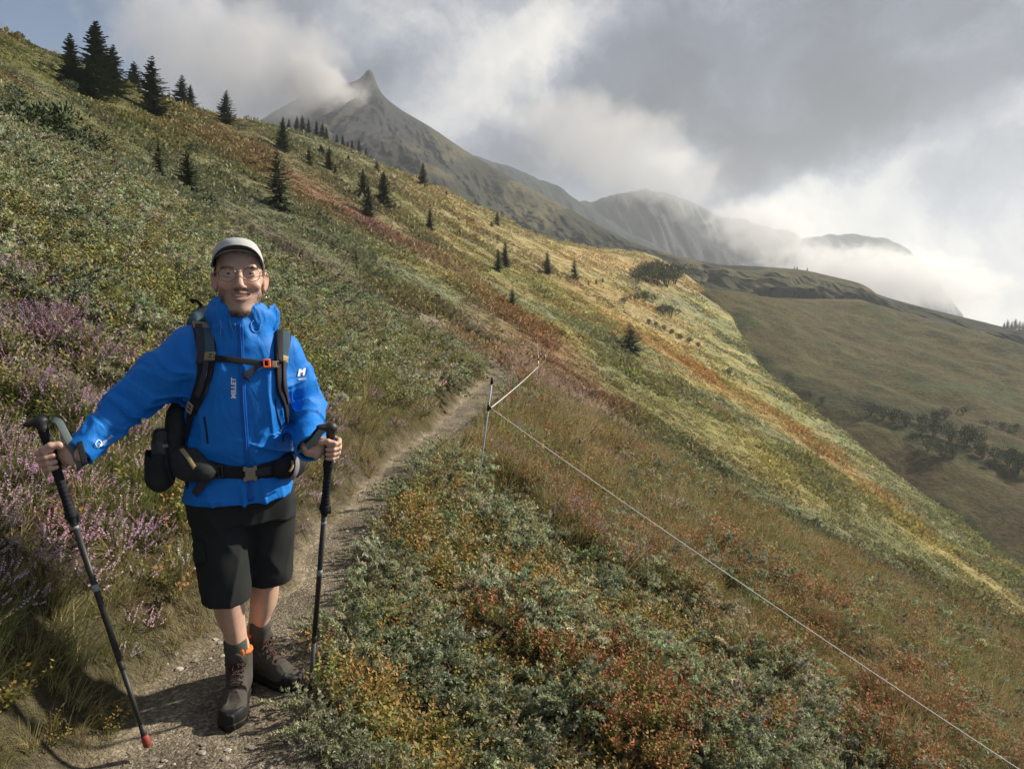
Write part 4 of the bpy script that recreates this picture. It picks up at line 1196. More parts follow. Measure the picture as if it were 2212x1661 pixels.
# ---- zip, pocket zips, printed lettering, drawcords on the jacket
P_, N_ = onsurf(jack, [(519, 700), (521, 760), (525, 860), (531, 950), (535, 1012), (540, 1060), (545, 1103)], 40, 3)
v, f = ribbon(P_, N_, .020, .003, .0005); zp = hobj('front_zip', v, f, M_jacket_dk, jacket)
v, f = ribbon(P_, N_, .0045, .0045, .001); hobj('zip_teeth', v, f, M_jacket_dk, zp)
P_, N_ = onsurf(jack, [(441, 900), (446, 930), (449, 958)], 14); v, f = ribbon(P_, N_, .006, .002, .0005); hobj('pocket_zip', v, f, M_black, jacket)
P_, N_ = onsurf(jack, [(594, 862), (600, 900), (609, 925), (612, 952)], 14); v, f = ribbon(P_, N_, .005, .002, .0005); hobj('pocket_zip', v, f, M_black, jacket)
def print_on(ops, body, px, py, size_px, ang, name, parent, sx=1.0, bold=.03, shear=0., mtl=None):
    co, pl = text_mesh(body, 1.0, bold)
    c, s_ = math.cos(R(ang)), math.sin(R(ang))
    X_ = co[:, 0]*sx*size_px+co[:, 1]*size_px*shear; Y_ = co[:, 1]*size_px
    P, N, _ = hits(ops, np.stack([px+X_*c-Y_*s_, py-(X_*s_+Y_*c)], 1)); out = P+N*.0028
    return poly_mesh(name, np.array(out), pl, mtl or M_wht, parent)
print_on(jack, 'MILLET', 505, 838, 14, 90, 'chest_lettering', jacket, 1.02, .045)
print_on(jack, 'MILLET', 653, 819, 5.4, 8, 'sleeve_lettering', jacket, 1.0, .03)
# the M-shaped emblem on the sleeve
em = [(0, 0), (5, 0), (5, 13), (8, 8), (11, 13), (11, 0), (16, 0), (16, 22), (11.5, 22), (8, 15.5), (4.5, 22), (0, 22)]
tri = [[0, 1, 2, 10, 11][:3], [0, 2, 11], [11, 2, 10], [2, 3, 9], [2, 9, 10], [3, 4, 9], [4, 8, 9], [4, 5, 6], [4, 6, 7], [4, 7, 8]]
out = []
for X_, Y_ in em:
    q = (642.5+X_*.96+ .12*Y_-.2, 813-Y_*.70-.10*X_)
    p, g = hit(jack, *q); out.append(p+g*.0028)
poly_mesh('sleeve_emblem', np.array(out), tri, M_wht, jacket)
# fabric mark on the forearm: a small square outline and letters
print_on(jack, 'GORE-TEX', 229, 952, 7.5, 40, 'forearm_lettering', jacket, 1.0, .01)
sq = [(205, 958), (213, 950), (219, 958), (211, 966)]
P_, N_ = onsurf(jack, sq+[sq[0]], 16, 0); v, f = ribbon(P_, N_, .0028, .001, .002); hobj('forearm_mark', v, f, M_wht, jacket)
def cord(pts, m, name, parent, rad=.0018, ops=None, n=24):
    P_, N_ = onsurf(ops or jack, pts, n, 1); v, f = tube(P_+N_*rad*1.2, rad, 6); return hobj(name, v, f, m, parent)
M_cord = mat('light_blue_cord', (.10, .33, .74), .6)
cord([(548, 692), (541, 700), (543, 712), (552, 718), (560, 714), (563, 700)], M_cord, 'drawcord', jacket)
cord([(497, 690), (500, 704), (504, 716), (509, 712), (508, 700)], M_cord, 'drawcord', jacket, .0012)
cord([(476, 690), (478, 705), (477, 722)], M_cord, 'drawcord', jacket, .0014)
# cuff tab
patch(jack, [(166, 957), (178, 953), (187, 1000), (176, 1006)], M_black, 'cuff_tab', jacket, .003)

# ---- socks and boots
for kn, an, nm in ((knR, anR, 'sock'), (knL, anL, 'sock')):
    sh = an-kn
    v, f = sdf_mesh([capsule(kn+sh*.75, an+V3(0, .006, -.02), .0435, .0445, k=.02), plane((0, 0, 1), .262 if kn is knR else .278, 'i', .003)]+[disp(lambda p: .0012*np.sin(p[..., 2]*900))],
                    an-.12, an+.16, .003)
    hobj('sock', v, f, M_sock, person)
def boot(ank, toe):
    """a worn mid-height hiking boot, built heel to toe along +y, then laid along ank -> toe"""
    ax = toe-ank; ax[2] = 0; ln = np.linalg.norm(ax); ax /= ln
    yv = ax; zv = V3(0, 0, 1); xv = np.cross(yv, zv)
    S = .315
    org = toe-ax*S; org[2] = 0
    B_ = np.stack([xv, yv, zv], 1)
    T = lambda v: v@B_.T+org
    sole_y = [0, .03, .09, .16, .22, .27, .30, .315]; half = [.020, .034, .034, .038, .049, .047, .032, .012]
    hw_ = smooth_interp(sole_y, half); hh_ = smooth_interp([0, .05, .10, .15, .20, .25, .29, .315], [.125, .135, .135, .118, .092, .076, .066, .045])
    def upper(p):
        y = np.clip(p[..., 1], 0, .315); a = hw_(y).astype(F4)*.97; top = hh_(y).astype(F4)
        q0 = np.abs(p[..., 0])/a; zc = p[..., 2]-.02; q1 = np.where(zc > 0, zc/(top-.02), zc/.02)
        d = (np.sqrt(np.sqrt(q0**4*1.0+np.abs(q1)**3.0+1e-9))**1.0-1)*np.minimum(a, .045)
        e = np.maximum(-p[..., 1], p[..., 1]-.315); return np.maximum(d, e)
    def wr(p): return -.0022*(ridge(vnoise(p[..., 0]*30, p[..., 1]*38+p[..., 2]*20, p[..., 2]*25, 41), .5)-.4)*sstep(.02, .05, p[..., 2])
    up = [Op(upper, (0, .15, .06), .22, 'u', .01), capsule((0, .085, .08), (0, .080, .195), .047, .052, k=.03), capsule((0, .10, .10), (0, .20, .075), .034, .030, k=.03),
          disp(wr), plane((0, -.10, 1), .192, 'i', .004), capsule((0, .08, .15), (0, .078, .30), .040, .046, mode='s', k=.004)]
    v, f = sdf_mesh(up, (-.08, -.03, -.01), (.08, .34, .26), .0032)
    bo = hobj('boot', T(v), f, M_boot, person)
    def rand(p):
        y = np.clip(p[..., 1], 0, .315); a = hw_(y).astype(F4)+.0035
        top = .040+.026*sstep(.235, .275, y)+.022*sstep(.06, .0, y)
        d = np.abs(p[..., 0])-a
        dz = np.maximum(.016-p[..., 2], p[..., 2]-top); e = np.maximum(-.004-p[..., 1], p[..., 1]-.319)
        return np.maximum(np.maximum(d, dz), e)
    v, f = sdf_mesh([Op(lambda p: np.maximum(rand(p), upper(p)-.0045), (0, .15, .05), .25, 'u', 0)], (-.08, -.03, 0), (.08, .34, .11), .0035)
    hobj('rand', T(v), f, M_rubber, bo)
    def sole(p):
        y = np.clip(p[..., 1], -.004, .32); a = hw_(np.clip(y, 0, .315)).astype(F4)+.0065
        d = np.abs(p[..., 0])-a; lug = .004*(np.sin(p[..., 1]*190) > .1)*(p[..., 2] < .012)
        e = np.maximum(-.008-p[..., 1], p[..., 1]-.323)
        return np.maximum(np.maximum(d+lug, np.abs(p[..., 2]-.012)-.012), e)
    v, f = sdf_mesh([Op(sole, (0, .15, .01), .25, 'u', 0)], (-.08, -.03, -.01), (.08, .34, .04), .0035)
    hobj('sole', T(v), f, M_rubber, bo)
    # padded collar in orange, tongue, laces and eyelets
    th = np.linspace(0, 2*math.pi, 30); ring = np.stack([.0445*np.cos(th), .079+.0475*np.sin(th), .199+.013*np.sin(th)+.004*np.sin(2*th)], 1)
    v, f = tube(ring, .0115, 8, False); hobj('collar_lining', T(v), f, M_orange, bo)
    v, f = sdf_mesh([ellip((0, .134, .212), (.032, .010, .036), rotm(-16, 0, 0))], (-.05, .09, .15), (.05, .18, .28), .003); hobj('tongue', T(v), f, M_orange, bo)
    v, f = sdf_mesh([ellip((0, .142, .186), (.031, .009, .034), rotm(-16, 0, 0))], (-.05, .09, .13), (.05, .18, .26), .003); hobj('tongue_cover', T(v), f, M_boot, bo)
    front = lambda s_: (.137+.012*s_+.10*np.clip(s_-.35, 0, 1)*1.05, .190-.10*np.clip(s_, 0, 1)**.9)
    lp = []; ey = []
    for i, s_ in enumerate(np.linspace(.12, 1.0, 7)):
        y_, z_ = front(s_); z_ += .004
        wv = .027-.006*abs(s_-.5)
        a = (-wv, y_-.006, z_-.004); c = (wv, y_-.006, z_-.004)
        lp.append(tube(spline([a, (-.4*wv, y_+.004, z_+.006), (.5*wv, y_+.006, z_+.006), (wv, y_+.008, z_-.010)], 10), .0022, 6))
        lp.append(tube(spline([c, (.4*wv, y_+.004, z_+.008), (-.5*wv, y_+.006, z_+.008), (-wv, y_+.008, z_-.010)], 10), .0022, 6))
        for sgn in (-1, 1):
            cc = V3(sgn*(wv+.001), y_-.004, z_-.006); ey.append(sdf_mesh([ellip(cc, (.0042, .0042, .0042))], cc-.006, cc+.006, .0024, 4))
    y_, z_ = front(.12)
    for sgn in (-1, 1):
        lp.append(tube(spline([(0, y_+.006, z_+.010), (sgn*.022, y_+.018, z_+.016), (sgn*.040, y_+.016, z_+.004), (sgn*.030, y_+.014, z_-.010), (0, y_+.010, z_+.008)], 16), .0022, 6))
        lp.append(tube(spline([(0, y_+.008, z_+.010), (sgn*.012, y_+.020, z_-.015), (sgn*.004, y_+.034, z_-.045), (sgn*.016, y_+.058, z_-.070)], 14), .0021, 6))
    v, f = merge(lp); hobj('laces', T(v), f, M_lace, bo)['kind'] = 'stuff'
    v, f = merge(ey); hobj('eyelets', T(v), f, M_plastic, bo)['kind'] = 'stuff'
    return bo
for an_, tip_ in zip((anR, anL), toes): boot(an_.copy(), tip_.astype(F4))

# ================================================================== trekking poles
def pole(top, tip, hand, name, label, strap_pts, lever_py, bands, tip_cols, shaft=None):
    shaft = shaft or M_plastic
    ax = top-tip; Lg = np.linalg.norm(ax); ax = ax/Lg
    e = empty(name, hw(tip).tolist(), label, 'trekking pole', 'trekking poles held by the hiker')
    bpy.context.view_layer.update()
    at_ = lambda d: tip+ax*d                        # distance up from the tip
    side = np.cross(ax, V3(0, -1, 0)); side /= np.linalg.norm(side); fwd = np.cross(side, ax)
    side = side if side[0] < 0 else -side
    # foam grip with the angled head, long lower grip
    gt = Lg-.012
    gr = chain([at_(Lg-.02), at_(Lg-.06), at_(Lg-.11), at_(Lg-.155)], [.0165, .0145, .0155, .0185], .006)
    gr += chain([at_(Lg-.155), at_(Lg-.17), at_(Lg-.30), at_(Lg-.335), at_(Lg-.36)], [.0185, .0150, .0145, .0195, .0125], .006)
    gr += [disp(lambda p: .0009*np.sin(((p-tip)@ax)*420))]
    pts = np.array([at_(Lg-.37), at_(Lg+.03)])
    v, f = sdf_mesh(gr, pts.min(0)-.05, pts.max(0)+.05, .0026); hobj('grip', v, f, M_black, e)
    hd = [ellip(at_(Lg-.006)+side*.016-ax*.0+fwd*0, (.037, .0185, .0125), np.stack([side*math.cos(R(12))-ax*math.sin(R(12))*.6, fwd, ax], 1), k=.008), capsule(at_(Lg-.004), at_(Lg-.03), .018, .017, k=.012)]
    v, f = sdf_mesh(hd, at_(Lg)-.07, at_(Lg)+.07, .0026); hobj('grip_head', v, f, M_plastic, e)
    # shaft sections
    v, f = tube([at_(.30), at_(Lg-.35)], [.0102, .0102], 12); hobj('upper_shaft', v, f, M_plastic, e)
    v, f = tube([at_(.045), at_(.31)], [.0080, .0088], 12); hobj('lower_shaft', v, f, shaft, e)
    for d0, d1, m_ in bands:
        v, f = tube([at_(d0), at_(d1)], .0106, 12); hobj('shaft_band', v, f, m_, e)
    ld = (np.interp(lever_py[0], lever_py[1], lever_py[2]))*Lg
    lev = [capsule(at_(ld-.022), at_(ld+.022), .0125, .0125), rbox(at_(ld)+V3(.014, -.002, 0), (.010, .008, .017), .004, k=.003)]
    v, f = sdf_mesh(lev, at_(ld)-.05, at_(ld)+.05, .0026); hobj('clamp', v, f, M_plastic, e)
    v, f = tube([at_(.325), at_(.30), at_(.285)], [.0105, .0105, .008], 12); hobj('lower_clamp', v, f, M_plastic, e)
    v, f = tube([at_(.085), at_(.05), at_(.04)], [.0085, .011, .010], 12); hobj('tip_sleeve', v, f, M_plastic, e)
    v, f = tube([at_(.045), at_(.03), at_(.006), at_(0)], [.012, .014, .014, .008], 12); hobj('tip_cap', v, f, tip_cols, e)
    return e, at_, Lg
M_shaft = mat('grey_alloy_tube', (.11, .115, .12), .5, Metallic=.4)
M_red = mat('red_rubber', (.24, .04, .03), .7)
M_band = mat('grey_band', (.22, .27, .29), .6)
M_strapg = cloth('grey_green_strap', (.12, .155, .15), .8, .3, 500, .2)
def pole_len_at(top, tip, py):
    c = on_pole(top, tip, py); return np.linalg.norm(c-tip)
d_of = lambda top, tip, py: pole_len_at(top, tip, py)
eR, atR, LR = pole(poleR_top, poleR_tip, cR, 'trekking_pole', 'black trekking pole in the outstretched hand, leaning over the heather',
    None, (0, [0, 1], [d_of(poleR_top, poleR_tip, 1118)/np.linalg.norm(axR)]*2), [(d_of(poleR_top, poleR_tip, 1276), d_of(poleR_top, poleR_tip, 1262), M_band), (d_of(poleR_top, poleR_tip, 1142), d_of(poleR_top, poleR_tip, 1136), M_band)], M_red)
eL, atL, LL = pole(poleL_top, poleL_tip, cL, 'trekking_pole', 'black trekking pole in front of the shorts, upright on the path edge',
    None, (0, [0, 1], [d_of(poleL_top, poleL_tip, 1100)/np.linalg.norm(axL)]*2), [(d_of(poleL_top, poleL_tip, 1241), d_of(poleL_top, poleL_tip, 1229), M_band), (d_of(poleL_top, poleL_tip, 1132), d_of(poleL_top, poleL_tip, 1125), M_band)], M_red, M_shaft)
# wrist loops
def loop(pts, width, e, m=None):
    P_ = spline(pts, 26); tg = np.gradient(P_, axis=0); tg /= np.linalg.norm(tg, axis=1)[:, None]
    nn_ = np.array([V3(.25, -.8, .5)]*len(P_)); nn_ = nn_-tg*(nn_*tg).sum(1)[:, None]; nn_ /= np.linalg.norm(nn_, axis=1)[:, None]
    v, f = ribbon(P_, nn_, width, .003, 0.); hobj('wrist_strap', v, f, m or M_strapg, e)
loop([L(112, 905, -.125), L(126, 911, -.135), L(137, 930, -.150), L(150, 955, -.160), L(165, 985, -.160), L(172, 1003, -.14), L(168, 1015, -.10)], .024, eR)
loop([L(113, 902, -.115), L(130, 905, -.12), L(146, 930, -.125), L(163, 960, -.13)], .010, eR, M_black)
loop([L(706, 924, -.245), L(696, 930, -.255), L(680, 950, -.255), L(662, 966, -.235), L(644, 974, -.20)], .024, eL)
loop([L(704, 921, -.235), L(690, 925, -.24), L(672, 944, -.24), L(652, 962, -.20), L(640, 970, -.17)], .012, eL, M_black)
# ================================================================== backpack, worn over the jacket
bk = empty('backpack', hw(V3(-.03, .22, 1.0)).tolist(), 'dark grey backpack with slate straps and orange chest buckle worn over the jacket', 'backpack')
bpy.context.view_layer.update()
def pfold(p): return -.004*(ridge(vnoise(p[..., 0]*14, p[..., 1]*14, p[..., 2]*14, 61), .5)-.4)
pk = [stack([.93, 1.0, 1.2, 1.40, 1.50, 1.56], [-.04, -.04, -.045, -.05, -.05, -.05], [.27, .28, .29, .285, .27, .26], [.14, .175, .195, .185, .165, .13], [.09, .12, .14, .13, .12, .09], 3.2, k=.02), disp(pfold)]
v, f = sdf_mesh(pk, (-.30, .10, .88), (.22, .48, 1.62), .007); hobj('pack_body', v, f, M_packg, bk)
lid = [ellip((-.060, .22, 1.525), (.150, .11, .055), rotm(8, -4, 0)), ellip((-.185, .17, 1.495), (.038, .05, .035), k=.02), disp(pfold)]
v, f = sdf_mesh(lid, (-.30, .05, 1.44), (.16, .38, 1.64), .006); hobj('lid', v, f, M_slate, bk)
def patch_pts(c, r): return sdf_mesh([ellip(c, r)], np.array(c)-max(r)-.01, np.array(c)+max(r)+.01, .005)
# teal compression tape and side panel
for (a, b_) in (((372, 905), (414, 862)), ((386, 918), (418, 892))):
    P_, N_ = onsurf(pk, [a, ((a[0]+b_[0])/2, (a[1]+b_[1])/2-3), b_], 12); v, f = ribbon(P_, N_, .016, .003, .002); hobj('compression_tape', v, f, M_teal, bk)
# small webbing loop on top of the lid
v, f = tube(spline([L(418, 655, .10), L(412, 648, .10), L(424, 650, .09), L(436, 662, .09)], 12), .006, 6); hobj('haul_loop', v, f, M_black, bk)

# ---- shoulder straps: padded, laid over the jacket
def padded(pts, w0, th, m, name, lift=.0):
    P_, N_ = onsurf(jack, pts, 36, 6)
    w = np.array(w0(np.linspace(0, 1, len(P_))))
    v, f = ribbon(P_, N_, w, th, lift); o = hobj(name, v, f, m, bk); bv_ = o.modifiers.new('soft', 'BEVEL'); bv_.width = .003; bv_.segments = 2
    return P_, N_
SR = [(430, 688), (440, 715), (447, 760), (446, 800), (437, 835), (424, 870), (416, 890)]
SL = [(612, 716), (608, 745), (604, 790), (606, 830), (612, 870), (616, 900)]
PR, NR = padded(SR, lambda t: .074-.030*t, .013, M_black, 'shoulder_strap')
PL, NL = padded(SL, lambda t: .062-.028*t, .013, M_black, 'shoulder_strap')
def over(P_, N_, i0, i1, w, m, name, lift=.013, off=0., th=.003):
    P = P_[i0:i1]; N = N_[i0:i1]; tg = np.gradient(P, axis=0); tg /= np.linalg.norm(tg, axis=1)[:, None]; sd = np.cross(tg, N)
    v, f = ribbon(P+sd*off, N, w, th, lift); return hobj(name, v, f, m, bk)
over(PR, NR, 0, 12, .058, M_slate, 'mesh_panel', .0132); over(PL, NL, 0, 11, .050, M_slate, 'mesh_panel', .0132)
over(PR, NR, 10, 14, .066, M_tan, 'trim', .0138); over(PL, NL, 9, 13, .050, M_tan, 'trim', .0138)
over(PR, NR, 0, 3, .072, M_tan, 'trim', .0138)
over(PR, NR, 1, 15, .026, M_navy, 'load_strap', .017, .018); over(PR, NR, 13, 27, .020, M_navy, 'adjuster_strap', .016, -.004)
over(PL, NL, 0, 13, .024, M_black, 'load_strap', .017, .012); over(PL, NL, 11, 30, .015, M_navy, 'adjuster_strap', .016, -.008)
# strap ladder-lock buckle and the tail below it
def block(c, n, up, sx, sy, sz, m, name, hole=None):
    n = n/np.linalg.norm(n); up = up-n*(up@n); up /= np.linalg.norm(up); sd = np.cross(up, n); B_ = np.stack([sd, up, n], 1)
    ops_ = [rbox(c, (sx, sy, sz), min(.0025, sz*.9), B_)]
    for hx, hy, hw2, hh2 in (hole or []): ops_.append(rbox(c+sd*hx+up*hy, (hw2, hh2, sz*2), .001, B_, 's', .001))
    rr = max(sx, sy)*1.5+.01
    v, f = sdf_mesh(ops_, c-rr, c+rr, .0022); return hobj(name, v, f, m, bk)
p, n = hit(jack, 418, 880); dwn = PR[-1]-PR[-6]
block(p+n*.016, n, -dwn, .016, .019, .004, M_tanpl, 'ladder_buckle', [(0, .006, .010, .004), (0, -.007, .010, .004)])
P_, N_ = onsurf(jack, [(417, 885), (410, 915), (403, 950)], 14, 3); v, f = ribbon(P_, N_, .030, .004, .006); hobj('lower_strap', v, f, M_black, bk)
P_, N_ = onsurf(jack, [(616, 895), (617, 905), (617, 915)], 8, 3); v, f = ribbon(P_, N_, .018, .004, .008); hobj('lower_strap', v, f, M_black, bk)
# chest strap
P_, N_ = onsurf(jack, [(462, 775), (500, 778), (540, 783), (572, 788), (600, 790)], 26, 6); N_[:] = N_.mean(0); v, f = ribbon(P_, N_, .022, .0025, .012); hobj('chest_strap', v, f, M_black, bk)
p, n = hit(jack, 460, 773); block(p+n*.020, n, V3(0, 0, 1), .010, .015, .004, M_tanpl, 'strap_slider', [(0, .005, .006, .003), (0, -.006, .006, .003)])
p, n = hit(jack, 575, 787); n = N_.mean(0); block(p+n*.020, n, V3(0, 0, 1), .0135, .0165, .0055, M_orpl, 'chest_buckle', [(-.003, 0, .006, .009)])
p, n = hit(jack, 593, 789); n = N_.mean(0); block(p+n*.020, n, V3(0, 0, 1), .013, .0125, .005, M_tanpl, 'buckle_tongue', [(.009, 0, .003, .009)])
P_, N_ = onsurf(jack, [(563, 787), (550, 796), (536, 808), (526, 815)], 12, 3); v, f = ribbon(P_, N_, np.linspace(.018, .024, len(P_)), .002, .016); hobj('strap_tail', v, f, M_navy, bk)
P_, N_ = onsurf(jack, [(529, 812), (534, 818), (538, 825)], 6, 1); v, f = ribbon(P_, N_, np.linspace(.02, .004, len(P_)), .002, .014); hobj('strap_tail', v, f, M_black, bk)
# ---- hip belt, pockets and buckle
P_, N_ = onsurf(jack, [(398, 985), (420, 1003), (450, 1012), (490, 1018), (540, 1020), (580, 1014), (612, 1003), (634, 985)], 40, 8)
v, f = ribbon(P_, N_, np.interp(np.linspace(0, 1, len(P_)), [0, .3, .4, .62, .72, 1], [.075, .06, .045, .045, .06, .07]), .010, .002); hobj('hip_belt', v, f, M_black, bk)
BP, BN = P_, N_
def soft(ops_, name, m, lo, hi, h=.004):
    v, f = sdf_mesh(ops_+[disp(pfold)], lo, hi, h); return hobj(name, v, f, m, bk)
def around(c, r): c = np.array(c); return c-r, c+r
pa = L(412, 1003, -.085); pb = L(395, 990, -.03); pc = L(447, 1020, -.125)
po = soft([ellip(pa, (.062, .055, .062), rotm(0, 20, 18), k=.03), ellip(pb+V3(0, 0, -.012), (.045, .06, .062), k=.03), ellip(pc, (.036, .026, .036), rotm(0, 15, 25), k=.03)], 'hip_pocket', M_packg, *around(pa, .16))
pops = [ellip(pa, (.062, .055, .062), rotm(0, 20, 18), k=.03), ellip(pb+V3(0, 0, -.012), (.045, .06, .062), k=.03)]
P_, N_ = onsurf(pops, [(393, 972), (404, 985), (415, 1003), (424, 1016)], 14, 3); v, f = ribbon(P_, N_, .015, .003, .004); hobj('pocket_zip', v, f, M_tan, po)
P_, N_ = onsurf(pops+jack, [(462, 1008), (446, 1030), (436, 1050), (424, 1068)], 16, 5); v, f = ribbon(P_, N_, .030, .003, .010); hobj('belt_tail', v, f, M_navy, bk)
qa = L(634, 1003, -.055); qb = L(612, 1012, -.105)
qops = [ellip(qa, (.040, .062, .052), rotm(0, -15, -20), k=.03), ellip(qb, (.040, .030, .040), k=.03)]
po2 = soft(qops, 'hip_pocket', M_black, *around(qa, .15))
P_, N_ = onsurf(qops, [(637, 985), (640, 1002), (636, 1022), (628, 1033)], 14, 3); v, f = ribbon(P_, N_, .022, .004, .004); hobj('pocket_flap', v, f, M_lgrey, po2)
P_, N_ = onsurf(qops, [(630, 996), (631, 1008), (624, 1018)], 10, 3); v, f = ribbon(P_, N_, .009, .003, .004); hobj('pocket_zip', v, f, M_tan, po2)
bi = int(np.argmin([abs(project(*hw(q))[0]-540) for q in BP])); c = BP[bi]; n = BN[bi]
block(c+n*.018, n, V3(0, 0, 1), .024, .029, .006, M_tanpl, 'belt_buckle', [(-.026, 0, .008, .013), (.026, 0, .008, .013), (0, .034, .012, .010), (0, -.034, .012, .010)])
bi = int(np.argmin([abs(project(*hw(q))[0]-477) for q in BP])); c = BP[bi]; n = BN[bi]
block(c+n*.018, n, V3(0, 0, 1), .016, .024, .005, M_plastic, 'belt_slider', [(-.006, 0, .003, .018), (.006, 0, .003, .018)])
over(BP, BN, 20, 31, .030, M_navy, 'belt_tail', .012)
# ---- bottle in the side pocket
bo_c = L(345, 1000, .02); bt = empty('water_bottle', hw(bo_c-V3(0, 0, .07)).tolist(), 'dark bottle with a black flip lid in the side pocket of the backpack', 'bottle'); bpy.context.view_layer.update()
bc = L(350, 955, .02)
v, f = sdf_mesh([capsule(bc-V3(0, 0, .13), bc-V3(0, 0, .005), .040, .038)], bc-.2, bc+.08, .004); hobj('bottle_body', v, f, mat('smoky_bottle', (.03, .045, .052), .35), bt)
v, f = sdf_mesh([stack([bc[2]+.0, bc[2]+.015, bc[2]+.04, bc[2]+.052], [bc[0]]*4, [bc[1]]*4, [.034, .032, .028, .020], [.034, .032, .028, .02], 3.0), rbox(bc+V3(.004, -.03, .004), (.010, .006, .010), .003, k=.004)], bc-.07, bc+.09, .003); hobj('bottle_lid', v, f, M_plastic, bt)
cc = L(357, 963, -.03); v, f = sdf_mesh([rbox(cc, (.010, .003, .006), .002)], cc-.015, cc+.015, .002); hobj('lid_label', v, f, M_lgrey, bt)
sp_ = L(343, 1000, .025)
v, f = sdf_mesh([capsule(sp_-V3(0, 0, .055), sp_+V3(.004, 0, .035), .052, .050), plane((.1, 0, 1), float((V3(.1, 0, 1)/np.linalg.norm(V3(.1, 0, 1)))@(sp_+V3(0, 0, .045))), 'i', .004), capsule(sp_+V3(.004, 0, .0), sp_+V3(.006, 0, .2), .043, mode='s'), disp(pfold)], sp_-.13, sp_+.09, .004)
hobj('bottle_pocket', v, f, M_packg, bk)
sd_ = [ellip(L(388, 930, .06), (.05, .08, .12), k=.02), ellip(L(380, 965, .03), (.04, .06, .06), k=.03)]
v, f = sdf_mesh(sd_+[disp(pfold)], L(388, 930, .06)-.22, L(388, 930, .06)+.2, .006); hobj('side_pocket', v, f, M_packg, bk)
# ================================================================== trees, shrubs, fence
TR_ = np.random.default_rng(41)
def ground_hit(px, py, y0=1.5, y1=330):
    """where the ray through a frame point meets the hill"""
    a, b = ray(px, py); ys_ = np.geomspace(y0, y1, 900); zt = hill(a*ys_, ys_); zr = CAMZ+b*ys_
    i = np.nonzero(zr < zt)[0]
    if len(i) == 0: 
        j = int(np.argmin(zr-zt)); return Vector((a*ys_[j], ys_[j], zt[j]))
    j = max(i[0], 1); l0, l1 = zr[j-1]-zt[j-1], zr[j]-zt[j]; f = l0/(l0-l1+1e-9); y = ys_[j-1]+(ys_[j]-ys_[j-1])*f
    return Vector((a*y, y, float(hill(np.array([a*y]), np.array([y]))[0])))
def tree_leaf_mat(name, c1, c2):
    m, t, b = nmat(name)
    lf = t.node('ShaderNodeAttribute', attribute_name='leaf'); r, g, bl = t.separate(lf.outputs['Vector'])
    oi = t.node('ShaderNodeObjectInfo')
    c = t.mix(r, c1, c2); vv = t.node('ShaderNodeVectorMath', operation='SCALE'); t.put(vv.inputs[0], c)
    t.put(vv.inputs['Scale'], t.math('MULTIPLY', t.maprange(bl, 0, 1, .65, 1.35), t.maprange(oi.outputs['Random'], 0, 1, .85, 1.15)))
    t.put(b.inputs['Base Color'], vv.outputs[0]); b.inputs['Roughness'].default_value = .65; b.inputs['Specular IOR Level'].default_value = .2
    return m
M_needle = tree_leaf_mat('spruce_needles', (.046, .068, .036), (.085, .112, .050))
M_shrub = tree_leaf_mat('shrub_leaves', (.045, .062, .028), (.085, .098, .042))
M_shrubl = tree_leaf_mat('pale_shrub_leaves', (.12, .15, .055), (.19, .20, .075))
M_junip = tree_leaf_mat('juniper_leaves', (.060, .082, .055), (.105, .13, .090))
M_bark = mat('spruce_bark', (.060, .045, .034), .9)
class LM:
    def __init__(s): s.v, s.q, s.a, s.n = [], [], [], 0
    def quad(s, p, d, side, ln, w, r, br):
        s.v += [p, p+d*ln*.45+side*w, p+d*ln, p+d*ln*.45-side*w]; s.a += [(r, 0, br)]*4; s.q.append([s.n, s.n+1, s.n+2, s.n+3]); s.n += 4
    def mesh(s, name, m):
        me = mesh_np(name, np.array(s.v), np.array(s.q), True); fattr(me, 'leaf', np.array(s.a), 'FLOAT_VECTOR'); me.materials.append(m); return me
def _perp(d):
    v = TR_.normal(size=3); s_ = np.cross(d, v); return s_/(np.linalg.norm(s_)+1e-9)
def spruce_mesh(wd=.40, nwh=30, gap=.0):
    g = LM(); ph = 0.
    for k in range(nwh):
        t_ = .03+.95*k/(nwh-1); nb = int(TR_.integers(5, 8)) if t_ < .85 else 4
        ph += 1.1
        for j in range(nb):
            if TR_.random() < gap: continue
            a = ph+j*2*math.pi/nb+TR_.normal()*.25
            ln = wd*.5*((1-t_)**.85)*TR_.uniform(.6, 1.22)+.012
            o = np.array([math.cos(a), math.sin(a), 0]); up = .25*t_+TR_.normal()*.1-.18
            base = np.array([0, 0, t_]); 
            n = 9; P_ = [base+o*ln*s_+np.array([0, 0, 1])*ln*(up*s_+(.22*s_**2)) for s_ in np.linspace(0, 1, n)]
            for i in range(1, n):
                tg = P_[i]-P_[i-1]; tg /= np.linalg.norm(tg); sd = np.cross(tg, [0, 0, 1]); sd /= np.linalg.norm(sd)
                s_ = i/(n-1); wl = ln*.42*(1-s_*.7)*TR_.uniform(.6, 1.2)+.008
                for sg in (-1, 1):
                    d = tg*.75+sd*sg*.75+np.array([0, 0, -.22+TR_.normal()*.18]); d /= np.linalg.norm(d)
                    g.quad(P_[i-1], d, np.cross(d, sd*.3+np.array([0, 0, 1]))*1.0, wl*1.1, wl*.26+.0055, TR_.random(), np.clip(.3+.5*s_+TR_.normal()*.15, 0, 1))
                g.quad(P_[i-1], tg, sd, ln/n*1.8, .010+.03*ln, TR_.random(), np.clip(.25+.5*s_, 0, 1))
    for _ in range(10):
        d = np.array([TR_.normal()*.25, TR_.normal()*.25, 1]); d /= np.linalg.norm(d); g.quad(np.array([0, 0, .955]), d, _perp(d), .045*TR_.uniform(.6, 1.2), .004, TR_.random(), .6)
    return g.mesh('spruce_crown', M_needle)
